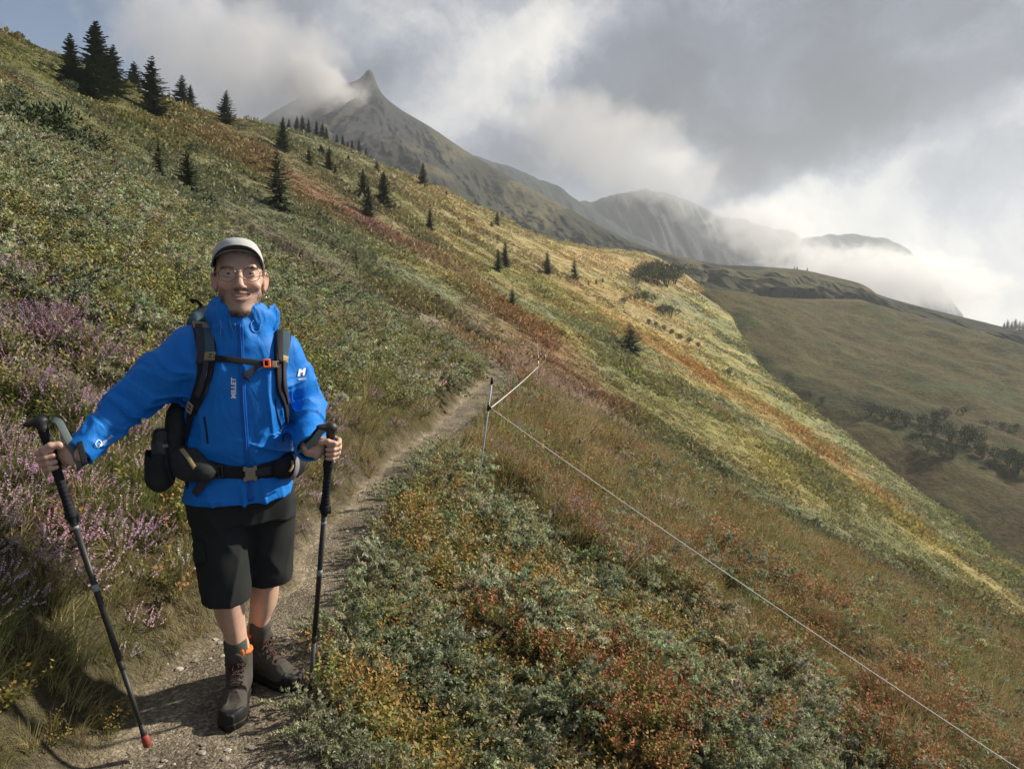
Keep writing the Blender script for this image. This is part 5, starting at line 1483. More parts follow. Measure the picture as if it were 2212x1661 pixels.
def trunk_mesh(h=1., r0=.016):
    v, f = tube([(0, 0, -.06), (0, 0, .2*h), (0, 0, .6*h), (0, 0, .96*h)], [r0, r0*.85, r0*.45, r0*.1], 7)
    me = mesh_np('trunk', v, f); me.materials.append(M_bark); return me
CROWNS = [spruce_mesh(.56), spruce_mesh(.64, 28, .06), spruce_mesh(.50, 32), spruce_mesh(.72, 24, .10), spruce_mesh(.54, 26, .16)]
TRUNK = trunk_mesh()
def spruce(px, ptop, pbase, label, depth=None, kind=0, wide=1.0, group='spruces on the slopes'):
    b_ = ground_hit(px, pbase) if depth is None else W(px, pbase, depth)
    a_, tz = ray(px, ptop); h = (CAMZ+tz*b_.y)-b_.z
    e = empty('spruce_tree', b_, label, 'tree', group)
    e.scale = (h*wide, h*wide, h*1.02); e.rotation_euler = (TR_.normal()*.03, TR_.normal()*.03, TR_.random()*6.28)
    for nm, me in (('crown', CROWNS[kind]), ('trunk', TRUNK)):
        o = bpy.data.objects.new(nm, me); COL.objects.link(o); o.parent = e
    return e
def shrub_mesh(m, n=1000, lobes=6, w=.5, h=.8, ll=.065, lw=.022, seed=0):
    g = LM(); r = np.random.default_rng(seed)
    cs = [(np.array([r.normal()*w*.45, r.normal()*w*.45, h*r.uniform(.35, .72)]), r.uniform(.22, .40)) for _ in range(lobes)]
    for c, rad in cs:
        for _ in range(n//lobes):
            d = r.normal(size=3); d /= np.linalg.norm(d)
            p = c+d*rad*r.uniform(.55, 1.05)*np.array([1, 1, .8]); p[2] = max(p[2], .02)
            dd = d+r.normal(size=3)*.5+np.array([0, 0, .4]); dd /= np.linalg.norm(dd); s_ = np.cross(dd, r.normal(size=3)); s_ /= np.linalg.norm(s_)
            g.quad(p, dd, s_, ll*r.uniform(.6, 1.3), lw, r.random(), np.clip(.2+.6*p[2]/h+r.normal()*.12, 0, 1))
    return g.mesh('foliage', m)
def stem_mesh(seed=0):
    r = np.random.default_rng(seed); pr = []
    for _ in range(5):
        a = r.random()*6.28; q = np.array([math.cos(a), math.sin(a), 0])
        pr.append(tube([q*.02-V3(0, 0, .08), q*.12+V3(0, 0, .22), q*.3+V3(0, 0, .6)], [.022, .015, .006], 5))
    v, f = merge(pr); me = mesh_np('stems', v, f); me.materials.append(M_bark); return me
SH = {'dark': [shrub_mesh(M_shrub, seed=k) for k in range(4)], 'pale': [shrub_mesh(M_shrubl, 260, seed=10+k) for k in range(2)],
      'juniper': [shrub_mesh(M_junip, 700, 8, .62, .55, .075, .022, 20+k) for k in range(3)], 'needle': [shrub_mesh(M_needle, 700, 7, .5, .7, .12, .020, 30+k) for k in range(2)]}
STEM = stem_mesh()
def shrub(px, ptop, pbase, label, kind='dark', wide=1.0, at=None, group=None, name='shrub'):
    b_ = at if at is not None else ground_hit(px, pbase)
    a_, tz = ray(px, ptop); h = (CAMZ+tz*b_.y)-b_.z
    e = empty(name, b_, label, 'shrub', group); e.scale = (h*wide, h*wide, h); e.rotation_euler = (0, 0, TR_.random()*6.28)
    for nm, me in (('foliage', SH[kind][int(TR_.integers(len(SH[kind])))]), ('stems', STEM)):
        o = bpy.data.objects.new(nm, me); COL.objects.link(o); o.parent = e
    return e
GA = 'spruces on the upper skyline'
for a in [
  (160, 74, 190, 'dark spruce at the uphill edge of the big skyline trio', None, 0, 1.15), (214, 47, 200, 'tallest spruce of all, middle of the big skyline trio', None, 2, 1.35), (246, 98, 203, 'spruce on the downhill side of the big skyline trio', None, 1, 1.15),
  (205, 110, 216, 'olive spruce standing in front of the big skyline trio', None, 3, 1.1), (293, 134, 190, 'spruce half hidden behind the brow, beside the big trio', 88, 3, 1.3), (332, 122, 246, 'tall ragged spruce just below the skyline, next after the big trio', None, 4, 1.25),
  (395, 164, 232, 'bushy spruce on the skyline with a smaller one at its side', None, 1, 1.35), (412, 184, 236, 'small spruce leaning against a bushy skyline spruce', None, 2, 1.2), (490, 196, 268, 'lone well spaced spruce on the skyline above the hiker', None, 1, 1.1)]:
    spruce(*a[:4], depth=a[4], kind=a[5], wide=a[6]*1.15, group=GA)
GB = 'spruces on the open slope'
for a in [
  (347, 300, 388, 'thin young spruce at the top edge of the grey green juniper', None, 4, .9), (410, 322, 420, 'young spruce with a bushy skirt, low on the juniper slope', None, 3, 1.0), (606, 322, 453, 'open branched spruce on the slope right above the hiker\'s shoulder', None, 3, .95),
  (612, 254, 326, 'dark spruce at the front of the skyline grove', None, 2, 1.1), (798, 394, 470, 'narrow spruce, lower of a touching pair in mid slope', None, 2, 1.1), (787, 368, 432, 'narrow spruce, upper of a touching pair in mid slope', None, 0, 1.1),
  (831, 370, 448, 'broad full spruce beside a narrow pair in mid slope', None, 0, 1.35), (914, 352, 408, 'neat conical spruce alone against the grey mountain', None, 2, 1.25), (929, 451, 501, 'slim small spruce alone in the sunlit grass', None, 2, 1.1),
  (670, 319, 358, 'small spruce with a leaning top below the skyline grove', None, 4, 1.2), (695, 311, 336, 'squat little spruce just under the skyline grove', None, 3, 1.3), (711, 318, 366, 'rounded spruce below the skyline grove with a dead twig beside it', None, 1, 1.1),
  (725, 356, 386, 'tiny spruce at the foot of a rounded spruce', None, 4, 1.1), (753, 334, 349, 'very small spruce in the gap between two groves', None, 3, 1.2), (815, 347, 370, 'small spruce on the brow before the mountain ridge', None, 3, 1.2),
  (980, 443, 460, 'tiny spruce on the sunlit slope below the grey ridge', None, 3, 1.1), (1075, 457, 488, 'ragged small spruce near the brow in the sun', None, 4, 1.3), (1062, 477, 490, 'tiny bushy spruce at the side of a ragged one', None, 3, 1.4),
  (1077, 537, 586, 'lower spruce of the sunlit pair', None, 1, 1.0), (1092, 521, 577, 'taller spruce of the sunlit pair', None, 2, 1.1), (1183, 542, 592, 'slender spruce with a dark bush at its foot', None, 2, 1.2),
  (1241, 559, 605, 'stout spruce nearest the bushy ridge', None, 1, 1.15), (1107, 619, 666, 'small dark spruce above the bend of the path', None, 1, 1.1), (1360, 696, 758, 'round bushy spruce alone in the middle of the sunlit slope', None, 3, 1.6),
  (770, 540, 570, 'young pale spruce by a dead branch', None, 4, 1.0)]:
    spruce(*a[:4], depth=a[4], kind=a[5], wide=a[6]*1.15, group=GB)
GC = 'spruces of the far skyline groves'
for i, (px, pt, pb, k) in enumerate([(625, 258, 294, 0), (641, 252, 294, 2), (656, 250, 298, 0), (668, 258, 302, 2), (684, 261, 306, 0), (697, 262, 308, 1), (706, 275, 309, 2),
      (729, 290, 324, 2), (741, 293, 322, 0), (752, 306, 330, 2), (762, 303, 336, 0), (775, 303, 349, 2), (791, 318, 349, 2)]):
    spruce(px, pt, pb, 'dark spruce crowded in the grove on the far brow' if i < 7 else 'dark spruce in the loose row below the mountain', depth=(180 if i < 7 else 188), kind=k, wide=1.15, group=GC+(' left' if i < 7 else ' right'))
for i, (px, pt, pb) in enumerate([(1271, 604, 616), (1288, 602, 614), (1138, 597, 606), (1151, 596, 606), (992, 494, 508), (1057, 608, 618), (965, 409, 420), (552, 293, 306), (1302, 598, 610), (1240, 640, 652), (1215, 648, 658)]):
    spruce(px, pt, pb, 'tiny spruce seedling dotted on the open slope', kind=int(TR_.integers(5)), wide=1.3, group='spruce seedlings on the slope')
# far ridge trees
for i, (px, pt, pb) in enumerate([(2168, 696, 712), (2176, 690, 714), (2184, 694, 716), (2192, 688, 717), (2202, 692, 718), (2210, 696, 722)]):
    spruce(px, pt, pb, 'far spruce in the clump on the dark ridge at the picture edge', depth=402, kind=i % 5, wide=1.3, group='far spruces on the ridge end')
for px, pt, pb in ((1716, 575, 583), (1722, 574, 583), (1744, 577, 585)):
    spruce(px, pt, pb, 'tiny far spruce on the crest of the dark ridge', depth=484, kind=2, wide=1.3, group='tiny spruces on the ridge crest')
# shrubs
for a in [(48, 188, 306, 'big dark sprawling conifer bush at the picture edge', 'needle', 1.5), (116, 178, 312, 'dark conifer bush with a spiky top beside the sprawling one', 'needle', .9), (20, 160, 225, 'grey green bush on the slope above the sprawling conifer', 'juniper', 1.1), (160, 248, 336, 'low dark bush at the downhill end of the sprawling conifer', 'needle', 1.2),
          (150, 163, 198, 'small bush at the foot of the big skyline trio', 'needle', 1.1), (300, 330, 369, 'low bush beside a thin young spruce', 'needle', 1.0), (452, 400, 453, 'bushy skirt of low conifer below a young spruce', 'needle', .9), (424, 296, 332, 'round little conifer bush alone in the grass', 'needle', .8),
          (518, 258, 283, 'dark bush under the lone skyline spruce', 'needle', .8), (540, 256, 270, 'small bush on the knob of the skyline', 'dark', 1.0), (1168, 578, 593, 'dark bush touching the foot of a slender spruce', 'needle', 1.1), (1228, 592, 606, 'dark bush touching the foot of the stout spruce', 'needle', 1.1),
          (1278, 828, 860, 'dark dwarf juniper below the cord fence', 'juniper', .8), (1576, 788, 812, 'single small bush far down the sunlit slope', 'dark', .6), (1521, 940, 986, 'slender yellow green sapling on the sunlit slope', 'pale', .33), (1303, 703, 726, 'pale sapling near the round bushy spruce', 'pale', .4), (1563, 857, 873, 'pale tuft of leaves on the sunlit slope', 'pale', .7), (1408, 880, 895, 'pale little bush low on the slope beyond the fence', 'pale', .8)]:
    shrub(a[0], a[1], a[2], a[3], a[4], a[5], group='bushes on the slope')
for i, a in enumerate([(1376, 568, 612), (1398, 552, 610), (1418, 544, 616), (1440, 550, 620), (1457, 560, 614), (1390, 562, 604)]):
    shrub(a[0], a[1], a[2], 'dark bush in the thicket on the knoll above the trail', 'dark', .85, group='thicket on the knoll')
for i, a in enumerate([(1348, 636, 657), (1374, 624, 654), (1392, 622, 652), (1410, 628, 655), (1432, 648, 682), (1448, 650, 686), (1424, 655, 676)]):
    shrub(a[0], a[1], a[2], 'dark bush in the row under the trail', 'dark', .85, group='row of bushes under the trail')
for i, a in enumerate([(1402, 684, 702), (1416, 690, 708), (1434, 696, 716), (1452, 706, 722), (1470, 716, 734), (1488, 724, 742), (1508, 736, 750)]):
    shrub(a[0], a[1], a[2], 'low green bush in the line running down the fold', 'dark', .8, group='line of low bushes in the fold')
def spur_hit(px, py):
    q = SPUR.reshape(-1, 3); X_, Y_ = project(q[:, 0], q[:, 1], q[:, 2]); d = (X_-px)**2+(Y_-py)**2
    k = np.argsort(d)[:6]; return Vector(q[k[np.argmin(q[k, 1])]])
for i, a in enumerate([(1640, 760, 790), (1700, 800, 826), (1745, 838, 856), (1775, 850, 868), (1880, 862, 890), (1905, 866, 900), (1930, 872, 908), (1955, 880, 914), (1990, 884, 912), (2015, 876, 906), (2040, 872, 900), (2020, 895, 940), (2050, 898, 950), (2085, 905, 958), (2110, 915, 962), (2006, 938, 970),
      (2035, 945, 985), (2060, 948, 986), (2125, 945, 985), (2150, 950, 996), (2180, 955, 1000), (2205, 960, 1010), (2225, 965, 1020), (2132, 902, 920), (2165, 906, 922), (2190, 908, 926), (2080, 872, 890), (2140, 985, 1008), (2195, 1000, 1025), (1990, 908, 935)]):
    shrub(a[0], a[1], a[2], 'dark shrub in the shaded gully across the slope', 'dark', .8, at=spur_hit(a[0], a[2]), group='shrubs in the shaded gully')
# creeping juniper running down from the signpost
for i, s_ in enumerate(np.linspace(0, 1, 9)):
    px, py = 940+130*s_, 655+88*s_+14*math.sin(s_*3); shrub(px, py-20, py+2, 'grey green creeping juniper in the strip below the signpost', 'juniper', 1.6, group='creeping juniper strip', name='creeping_juniper')

ORD = ['first', 'second', 'third', 'fourth', 'fifth', 'sixth', 'seventh', 'eighth', 'ninth', 'tenth', 'eleventh', 'twelfth']
def number(group, text):
    m = [o for o in COL.objects if o.get('group') == group]
    m.sort(key=lambda o: project(*o.location)[0])
    for i, o in enumerate(m): o['label'] = text % ORD[i]
number('thicket on the knoll', 'dark bush, %s from the uphill end, in the thicket on the knoll')
number('row of bushes under the trail', 'dark bush, %s from the uphill end, in the row under the trail')
number('line of low bushes in the fold', 'low green bush, %s from the top, in the line down the fold')
number('creeping juniper strip', 'creeping juniper, %s from the signpost, in the grey green strip')
number(GC+' left', 'dark spruce, %s from the uphill end, in the dense grove on the brow')
number(GC+' right', 'dark spruce, %s from the uphill end, in the loose row below the mountain')
number('far spruces on the ridge end', 'far spruce, %s from the uphill side, at the end of the dark ridge')
number('tiny spruces on the ridge crest', 'tiny far spruce, %s of three from the uphill side, on the dark ridge crest')
number('spruce seedlings on the slope', 'tiny spruce seedling on the open slope, %s counted downhill')
gl_ = sorted([o for o in COL.objects if o.get('group') == 'shrubs in the shaded gully'], key=lambda o: project(*o.location)[0])
for k, txt in enumerate(('in the thin upper end of the shaded gully', 'in the middle clump of the shaded gully', 'in the big lower clump of the shaded gully')):
    part_ = gl_[k*10:(k+1)*10]
    for i, o in enumerate(part_): o['label'] = 'dark shrub, %s counted downhill, %s' % (ORD[i], txt)
# ---- cord fence
M_post = mat('pale_plastic_post', (.42, .46, .50), .45); M_insul = mat('black_insulator', (.014, .014, .016), .5); M_cordw = mat('white_fence_cord', (.62, .62, .60), .7); M_wood = mat('weathered_wood', (.075, .06, .048), .9)
def fence_post(px_b, py_b, px_t, py_t, py_i, label, r=.0075):
    g_ = ground_hit(px_b, py_b); a, b = ray(px_t, py_t); top = Vector((a*(g_.y-.02), g_.y-.02, CAMZ+b*(g_.y-.02)))
    e = empty('fence_post', g_, label, 'fence post', 'posts of the cord fence'); bpy.context.view_layer.update()
    d = top-g_; v, f = tube([g_-d*.05, g_+d*.5, top], [r, r, r*.95], 8); link('rod', mesh_np('rod', v, f), M_post, e)
    v, f = tube([top-d*.03, top+d*.025], [r*1.9, r*1.7], 8); link('cap', mesh_np('cap', v, f), M_insul, e)
    k = (py_b-py_i)/(py_b-py_t); c = g_+d*k
    v, f = sdf_mesh([capsule(np.array(c)-.02*np.array(d/d.length), np.array(c)+.02*np.array(d/d.length), r*1.9), rbox(np.array(c)+V3(.014, -.01, 0), (.012, .010, .016), .004, k=.004)], np.array(c)-.06, np.array(c)+.06, .004)
    link('insulator', mesh_np('insulator', v, f), M_insul, e)
    return c+Vector((.02, -.012, 0))
i1 = fence_post(1029, 1080, 1063, 822, 880, 'pale rod of the cord fence with a black cap, nearest to the path')
i2 = fence_post(1156, 866, 1163, 776, 790, 'faint rod of the cord fence in the pale grass', .0065)
i3 = fence_post(1157, 785, 1161, 728, 740, 'farthest visible rod of the cord fence', .0065)
i0 = W(2520, 1868, 4.7)
pr = []
for a, b, sag in ((i0, i1, .05), (i1, i2, .02), (i2, i3, .01)):
    pts = [a.lerp(b, s_)-Vector((0, 0, sag*4*s_*(1-s_))) for s_ in np.linspace(0, 1, 40)]
    pr.append(tube([tuple(p) for p in pts], .0036 if sag > .03 else .0045, 6))
v, f = merge(pr); fc = link('fence_rope', mesh_np('fence_rope', v, f), M_cordw); tag(fc, 'white fence rope stretched down the slope from rod to rod', 'rope')
# ---- signpost, dead branch, log
g_ = ground_hit(943, 690); a, b = ray(945, 634); top = Vector((a*g_.y, g_.y, CAMZ+b*g_.y))
e = empty('signpost', g_, 'thin wooden signpost beside the path at the juniper strip', 'signpost'); bpy.context.view_layer.update()
v, f = tube([g_-Vector((0, 0, .1)), top], [.05, .045], 7); link('post', mesh_np('post', v, f), M_wood, e)
v, f = sdf_mesh([rbox(np.array(top)-np.array([0, .06, .14]), (.16, .015, .06), .008)], np.array(top)-.4, np.array(top)+.3, .014); link('board', mesh_np('board', v, f), M_wood, e)
g_ = ground_hit(712, 586); g2 = ground_hit(760, 572); t2 = W(760, 552, g2.y)
v, f = merge([tube(spline([g_, g_.lerp(t2, .4)-Vector((0, 0, .12)), t2], 12), np.linspace(.05, .02, 12), 6), tube([tuple(g_.lerp(t2, .6)), tuple(g_.lerp(t2, .7)+Vector((.15, 0, .45)))], [.02, .008], 5)])
tag(link('dead_branch', mesh_np('dead_branch', v, f), M_bark), 'bare dead branch sticking up from the slope beside a young pale spruce', 'branch')
g_ = ground_hit(762, 618); g2 = ground_hit(792, 621)
v, f = tube(spline([g_+Vector((0, 0, .08)), g_.lerp(g2, .5)+Vector((0, 0, .12)), g2+Vector((0, 0, .06))], 10), np.linspace(.13, .10, 10), 8)
tag(link('fallen_log', mesh_np('fallen_log', v, f), M_bark), 'short dark log lying in the heather of the slope', 'log')
# ================================================================== plant cover: thousands of small plants, each kind one mass
PR_ = np.random.default_rng(11)
def plant_mat(name, kind):
    m, t, b = nmat(name)
    ti = t.node('ShaderNodeAttribute', attribute_type='INSTANCER', attribute_name='tint')
    t2 = t.node('ShaderNodeAttribute', attribute_type='INSTANCER', attribute_name='tint2')
    lf = t.node('ShaderNodeAttribute', attribute_name='leaf')             # r: random per leaf, g: 1 on flowers
    r, g, bl = t.separate(lf.outputs['Vector'])
    if kind == 'leafmix':
        c = t.mix(t.maprange(r, .35, .75, 0, 1, True), ti.outputs['Color'], t2.outputs['Color'])
    else:
        c = t.mix(g, ti.outputs['Color'], t2.outputs['Color'])
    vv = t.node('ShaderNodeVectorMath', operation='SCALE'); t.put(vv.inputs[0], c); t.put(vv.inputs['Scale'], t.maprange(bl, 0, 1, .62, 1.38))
    t.put(b.inputs['Base Color'], vv.outputs[0])
    b.inputs['Roughness'].default_value = .6; b.inputs['Specular IOR Level'].default_value = .16
    # light through thin leaves
    tr_ = t.node('ShaderNodeBsdfTranslucent'); t.l.new(vv.outputs[0], tr_.inputs[0])
    mx = t.node('ShaderNodeMixShader'); mx.inputs[0].default_value = .28
    out = [n for n in m.node_tree.nodes if n.type == 'OUTPUT_MATERIAL'][0]
    t.l.new(b.outputs[0], mx.inputs[1]); t.l.new(tr_.outputs[0], mx.inputs[2]); t.l.new(mx.outputs[0], out.inputs[0])
    return m
M_leaf = plant_mat('plant_leaf', 'leafmix'); M_flow = plant_mat('plant_flower', 'flower')
class PM:
    """collects leaf-like faces"""
    def __init__(s): s.v, s.q, s.t, s.a, s.n = [], [], [], [], 0
    def quad(s, p, d, side, ln, w, g=0., r=None, br=None):
        """lens-shaped leaf: base p, direction d, half width along side"""
        r = PR_.random() if r is None else r; br = PR_.random() if br is None else br
        s.v += [p, p+d*ln*.5+side*w, p+d*ln, p+d*ln*.5-side*w]; s.a += [(r, g, br)]*4
        s.q.append([s.n, s.n+1, s.n+2, s.n+3]); s.n += 4
    def tri(s, p, d, side, ln, w, g=0., r=None, br=None):
        r = PR_.random() if r is None else r; br = PR_.random() if br is None else br
        s.v += [p-side*w, p+side*w, p+d*ln]; s.a += [(r, g, br)]*3
        s.t.append([s.n, s.n+1, s.n+2]); s.n += 3
    def strip(s, pts, w, g=0., r=None, br=None):
        r = PR_.random() if r is None else r; br = PR_.random() if br is None else br
        pts = np.asarray(pts); tg = np.gradient(pts, axis=0)
        sd = np.cross(tg, PR_.normal(size=3)); sd /= np.linalg.norm(sd, axis=1)[:, None]+1e-9
        n = len(pts)
        for i in range(n):
            ww = w*(1-.85*i/(n-1)); s.v += [pts[i]-sd[i]*ww, pts[i]+sd[i]*ww]; s.a += [(r, g, br)]*2
        for i in range(n-1): s.q.append([s.n+2*i, s.n+2*i+1, s.n+2*i+3, s.n+2*i+2])
        s.n += 2*n
    def mesh(s, name, m):
        fl = [np.array(x) for x in (s.q, s.t) if x]
        me = mesh_np(name, np.array(s.v), fl, True); fattr(me, 'leaf', np.array(s.a), 'FLOAT_VECTOR'); me.materials.append(m); return me
def uv_(): 
    v = PR_.normal(size=3); return v/np.linalg.norm(v)
def perp(d):
    s = np.cross(d, uv_()); return s/(np.linalg.norm(s)+1e-9)
Zv = np.array([0, 0, 1.])
def juniper_mesh(nb=17, rad=.15, nl=.0135, nw=.0031):
    """a low dome of arching branches set with little needle rosettes"""
    g = PM()
    for b_ in range(nb):
        a = b_*2.4+PR_.normal()*.3; q = math.sqrt((b_+.5)/nb); el_ = 1.35-1.15*q+PR_.normal()*.12
        d = np.array([math.cos(a)*math.cos(el_), math.sin(a)*math.cos(el_), math.sin(el_)*.85]); L_ = rad*PR_.uniform(.75, 1.2)
        out = np.array([math.cos(a), math.sin(a), 0]); br0 = PR_.random(); rs = PR_.random()
        pt = lambda t_: out*rad*.15+d*L_*t_+(out*.35-Zv*.3)*L_*t_*t_*.5
        g.strip([pt(t_) for t_ in (0, .35, .7, 1.)], .0017, r=0., br=.1)
        sdv = np.cross(d, Zv+.2*uv_()); sdv /= np.linalg.norm(sdv)
        for t_, o in ((.52, .5), (.58, -.5), (.70, .42), (.76, -.42), (.88, .24), (.92, -.22), (1.0, 0), (.66, 0.), (.84, 0.)):
            tg = d+sdv*o*1.2+(out*.35-Zv*.15)*t_*.5+uv_()*.15; tg /= np.linalg.norm(tg)
            c = pt(t_)+sdv*o*.030+Zv*PR_.normal()*.004; bb = np.clip(.30+.35*br0+.30*(t_-.5)*2+PR_.normal()*.08, 0, 1)  # darker toward the branch base: some inner shade put into the needle colour
            for k in range(13):
                dd = tg*PR_.uniform(.25, 1.1)+perp(tg)*PR_.uniform(.6, 1.); dd /= np.linalg.norm(dd)
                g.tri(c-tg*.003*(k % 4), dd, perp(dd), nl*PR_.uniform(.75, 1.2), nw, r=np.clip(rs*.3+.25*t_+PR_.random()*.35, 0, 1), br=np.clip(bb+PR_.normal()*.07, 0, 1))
    return g.mesh('juniper_sprays', M_leaf)
def bilberry_mesh(ns=10, nl=17, h=.18, ll=.021):
    g = PM()
    for _ in range(ns):
        a = PR_.random()*6.28; lean = PR_.uniform(.1, .6); H = h*PR_.uniform(.6, 1.15)
        p0 = np.array([math.cos(a), math.sin(a), 0])*.06*PR_.random(); rs = PR_.random()
        top = p0+np.array([math.cos(a)*lean, math.sin(a)*lean, 1])*H
        pts = [p0+(top-p0)*t_+np.array([PR_.normal(), PR_.normal(), 0])*.006 for t_ in np.linspace(0, 1, 5)]
        g.strip(pts, .0014, r=0, br=.2)
        for i in range(nl):
            t_ = .25+.78*(i/nl); p = p0+(top-p0)*t_
            an = i*2.4+PR_.normal()*.3; d = np.array([math.cos(an), math.sin(an), PR_.uniform(.1, .9)]); d /= np.linalg.norm(d)
            s_ = np.cross(d, Zv); s_ /= np.linalg.norm(s_); s_ = s_*math.cos(.6)+np.cross(d, s_)*math.sin(PR_.normal()*.6)
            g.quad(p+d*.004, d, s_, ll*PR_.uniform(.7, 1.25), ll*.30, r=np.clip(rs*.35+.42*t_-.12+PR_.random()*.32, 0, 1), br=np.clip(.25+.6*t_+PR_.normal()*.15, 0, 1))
    return g.mesh('bilberry_twigs', M_leaf)
def heather_mesh(ns=16, h=.175, fl=1.0):
    g = PM()
    for _ in range(ns):
        a = PR_.random()*6.28; lean = PR_.uniform(.1, .75); H = h*PR_.uniform(.6, 1.15)
        p0 = np.array([math.cos(a), math.sin(a), 0])*.05*PR_.random()
        ax = np.array([math.cos(a)*lean, math.sin(a)*lean, 1]); pts = [p0+ax*H*t_*np.array([1, 1, 1-.18*lean*t_]) for t_ in np.linspace(0, 1, 14)]
        g.strip(pts[::3], .0013, r=0, br=.15)
        flower = PR_.random() < fl; f0 = PR_.uniform(.58, .76)
        for i, p in enumerate(pts[2:], 2):
            t_ = i/13
            for k in range(4 if t_ < f0 or not flower else 5):
                s_ = uv_(); s_[2] = abs(s_[2])*.7+.25; s_ /= np.linalg.norm(s_)
                if flower and t_ > f0: g.quad(p, s_, perp(s_), .0080*PR_.uniform(.8, 1.2), .0036, g=1., br=PR_.uniform(.3, 1))
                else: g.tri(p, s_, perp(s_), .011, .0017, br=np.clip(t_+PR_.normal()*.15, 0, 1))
    return g.mesh('heather_sprigs', M_flow)
def grass_mesh(nb=58, h=.22, w=.0025, spread=.07, droop=.6):
    g = PM()
    for _ in range(nb):
        a = PR_.random()*6.28; H = h*PR_.uniform(.45, 1.2); lean = PR_.uniform(.1, .8)
        p0 = np.array([math.cos(a), math.sin(a), 0])*spread*PR_.random()**.5
        o = np.array([math.cos(a+PR_.normal()*.5), math.sin(a+PR_.normal()*.5), 0])
        pts = [p0+Zv*H*(t_-droop*.5*lean*t_**3)+o*H*lean*t_**1.8 for t_ in np.linspace(0, 1, 5)]
        g.strip(pts, w*PR_.uniform(.7, 1.3), r=PR_.random(), br=PR_.random())
    return g.mesh('grass_tuft', M_leaf)
def stalk_mesh(nb=5, h=.42):
    g = PM()
    for _ in range(nb):
        a = PR_.random()*6.28; H = h*PR_.uniform(.6, 1.15); lean = PR_.uniform(.15, .7); o = np.array([math.cos(a), math.sin(a), 0])
        p0 = o*.03*PR_.random()
        pts = [p0+Zv*H*(t_-.25*lean*t_**3)+o*H*lean*t_**2 for t_ in np.linspace(0, 1, 8)]
        g.strip(pts, .0014, r=PR_.random(), br=.8)
        for i in range(14):
            t_ = .80+.20*i/14; p = p0+Zv*H*(t_-.25*lean*t_**3)+o*H*lean*t_**2
            d = o*.5+Zv*.5+uv_()*.6; d /= np.linalg.norm(d); g.quad(p, d, perp(d), .010, .0018, r=PR_.random(), br=.9)
    return g.mesh('grass_stalks', M_leaf)
def clump_mesh(n=110, rad=.30, h=.2, ll=.055, w=.016, flow=0.):
    """low cushion seen from farther off"""
    g = PM()
    for _ in range(n):
        a = PR_.random()*6.28; r_ = rad*math.sqrt(PR_.random()); z = h*(1-(r_/rad)**2)*PR_.uniform(.35, 1.0)
        p = np.array([r_*math.cos(a), r_*math.sin(a), z*PR_.uniform(.6, 1)])
        d = np.array([math.cos(a)*r_/rad, math.sin(a)*r_/rad, .55])+uv_()*.55; d /= np.linalg.norm(d)
        f = 1. if PR_.random() < flow and z > h*.3 else 0.
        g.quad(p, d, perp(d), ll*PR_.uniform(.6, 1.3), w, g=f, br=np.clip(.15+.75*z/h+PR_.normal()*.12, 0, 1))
    return g.mesh('heath_cushion', M_flow if flow else M_leaf)
def src_coll(name, meshes):
    c = bpy.data.collections.new(name)
    for me in meshes:
        o = bpy.data.objects.new(me.name, me); c.objects.link(o)
    return c
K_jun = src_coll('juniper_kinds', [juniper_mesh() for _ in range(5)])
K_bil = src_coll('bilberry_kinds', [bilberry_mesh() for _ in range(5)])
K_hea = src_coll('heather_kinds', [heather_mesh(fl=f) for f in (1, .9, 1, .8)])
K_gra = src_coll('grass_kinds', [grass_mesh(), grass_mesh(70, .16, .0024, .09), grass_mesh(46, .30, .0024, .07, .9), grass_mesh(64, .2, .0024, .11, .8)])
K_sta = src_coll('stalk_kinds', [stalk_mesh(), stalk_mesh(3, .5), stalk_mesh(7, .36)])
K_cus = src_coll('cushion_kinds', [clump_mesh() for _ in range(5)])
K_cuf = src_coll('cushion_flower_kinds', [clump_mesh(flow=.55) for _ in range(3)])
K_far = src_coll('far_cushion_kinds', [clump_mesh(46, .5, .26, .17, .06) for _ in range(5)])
def gn_group(coll):
    ng = bpy.data.node_groups.new('plant_scatter', 'GeometryNodeTree')
    ng.interface.new_socket(name='Geometry', in_out='INPUT', socket_type='NodeSocketGeometry')
    ng.interface.new_socket(name='Geometry', in_out='OUTPUT', socket_type='NodeSocketGeometry')
    N = ng.nodes; Lk = ng.links
    gi, go = N.new('NodeGroupInput'), N.new('NodeGroupOutput')
    ci = N.new('GeometryNodeCollectionInfo'); ci.inputs['Collection'].default_value = coll
    ci.inputs['Separate Children'].default_value = True; ci.inputs['Reset Children'].default_value = True
    ip = N.new('GeometryNodeInstanceOnPoints'); ip.inputs['Pick Instance'].default_value = True
    def na(nm, typ):
        a = N.new('GeometryNodeInputNamedAttribute'); a.data_type = typ; a.inputs['Name'].default_value = nm; return a.outputs['Attribute']
    er = N.new('FunctionNodeEulerToRotation')
    Lk.new(na('rot', 'FLOAT_VECTOR'), er.inputs[0]); Lk.new(er.outputs[0], ip.inputs['Rotation'])
    Lk.new(na('scl', 'FLOAT_VECTOR'), ip.inputs['Scale']); Lk.new(na('idx', 'INT'), ip.inputs['Instance Index'])
    Lk.new(gi.outputs[0], ip.inputs['Points']); Lk.new(ci.outputs[0], ip.inputs['Instance']); Lk.new(ip.outputs[0], go.inputs[0])
    return ng
def hill_n(x, y):
    e = .12+.006*y
    gx = (hill(x+e, y)-hill(x-e, y))/(2*e); gy = (hill(x, y+e)-hill(x, y-e))/(2*e)
    n = np.stack([-gx, -gy, np.ones_like(gx)], -1); return n/np.linalg.norm(n, axis=-1)[..., None]
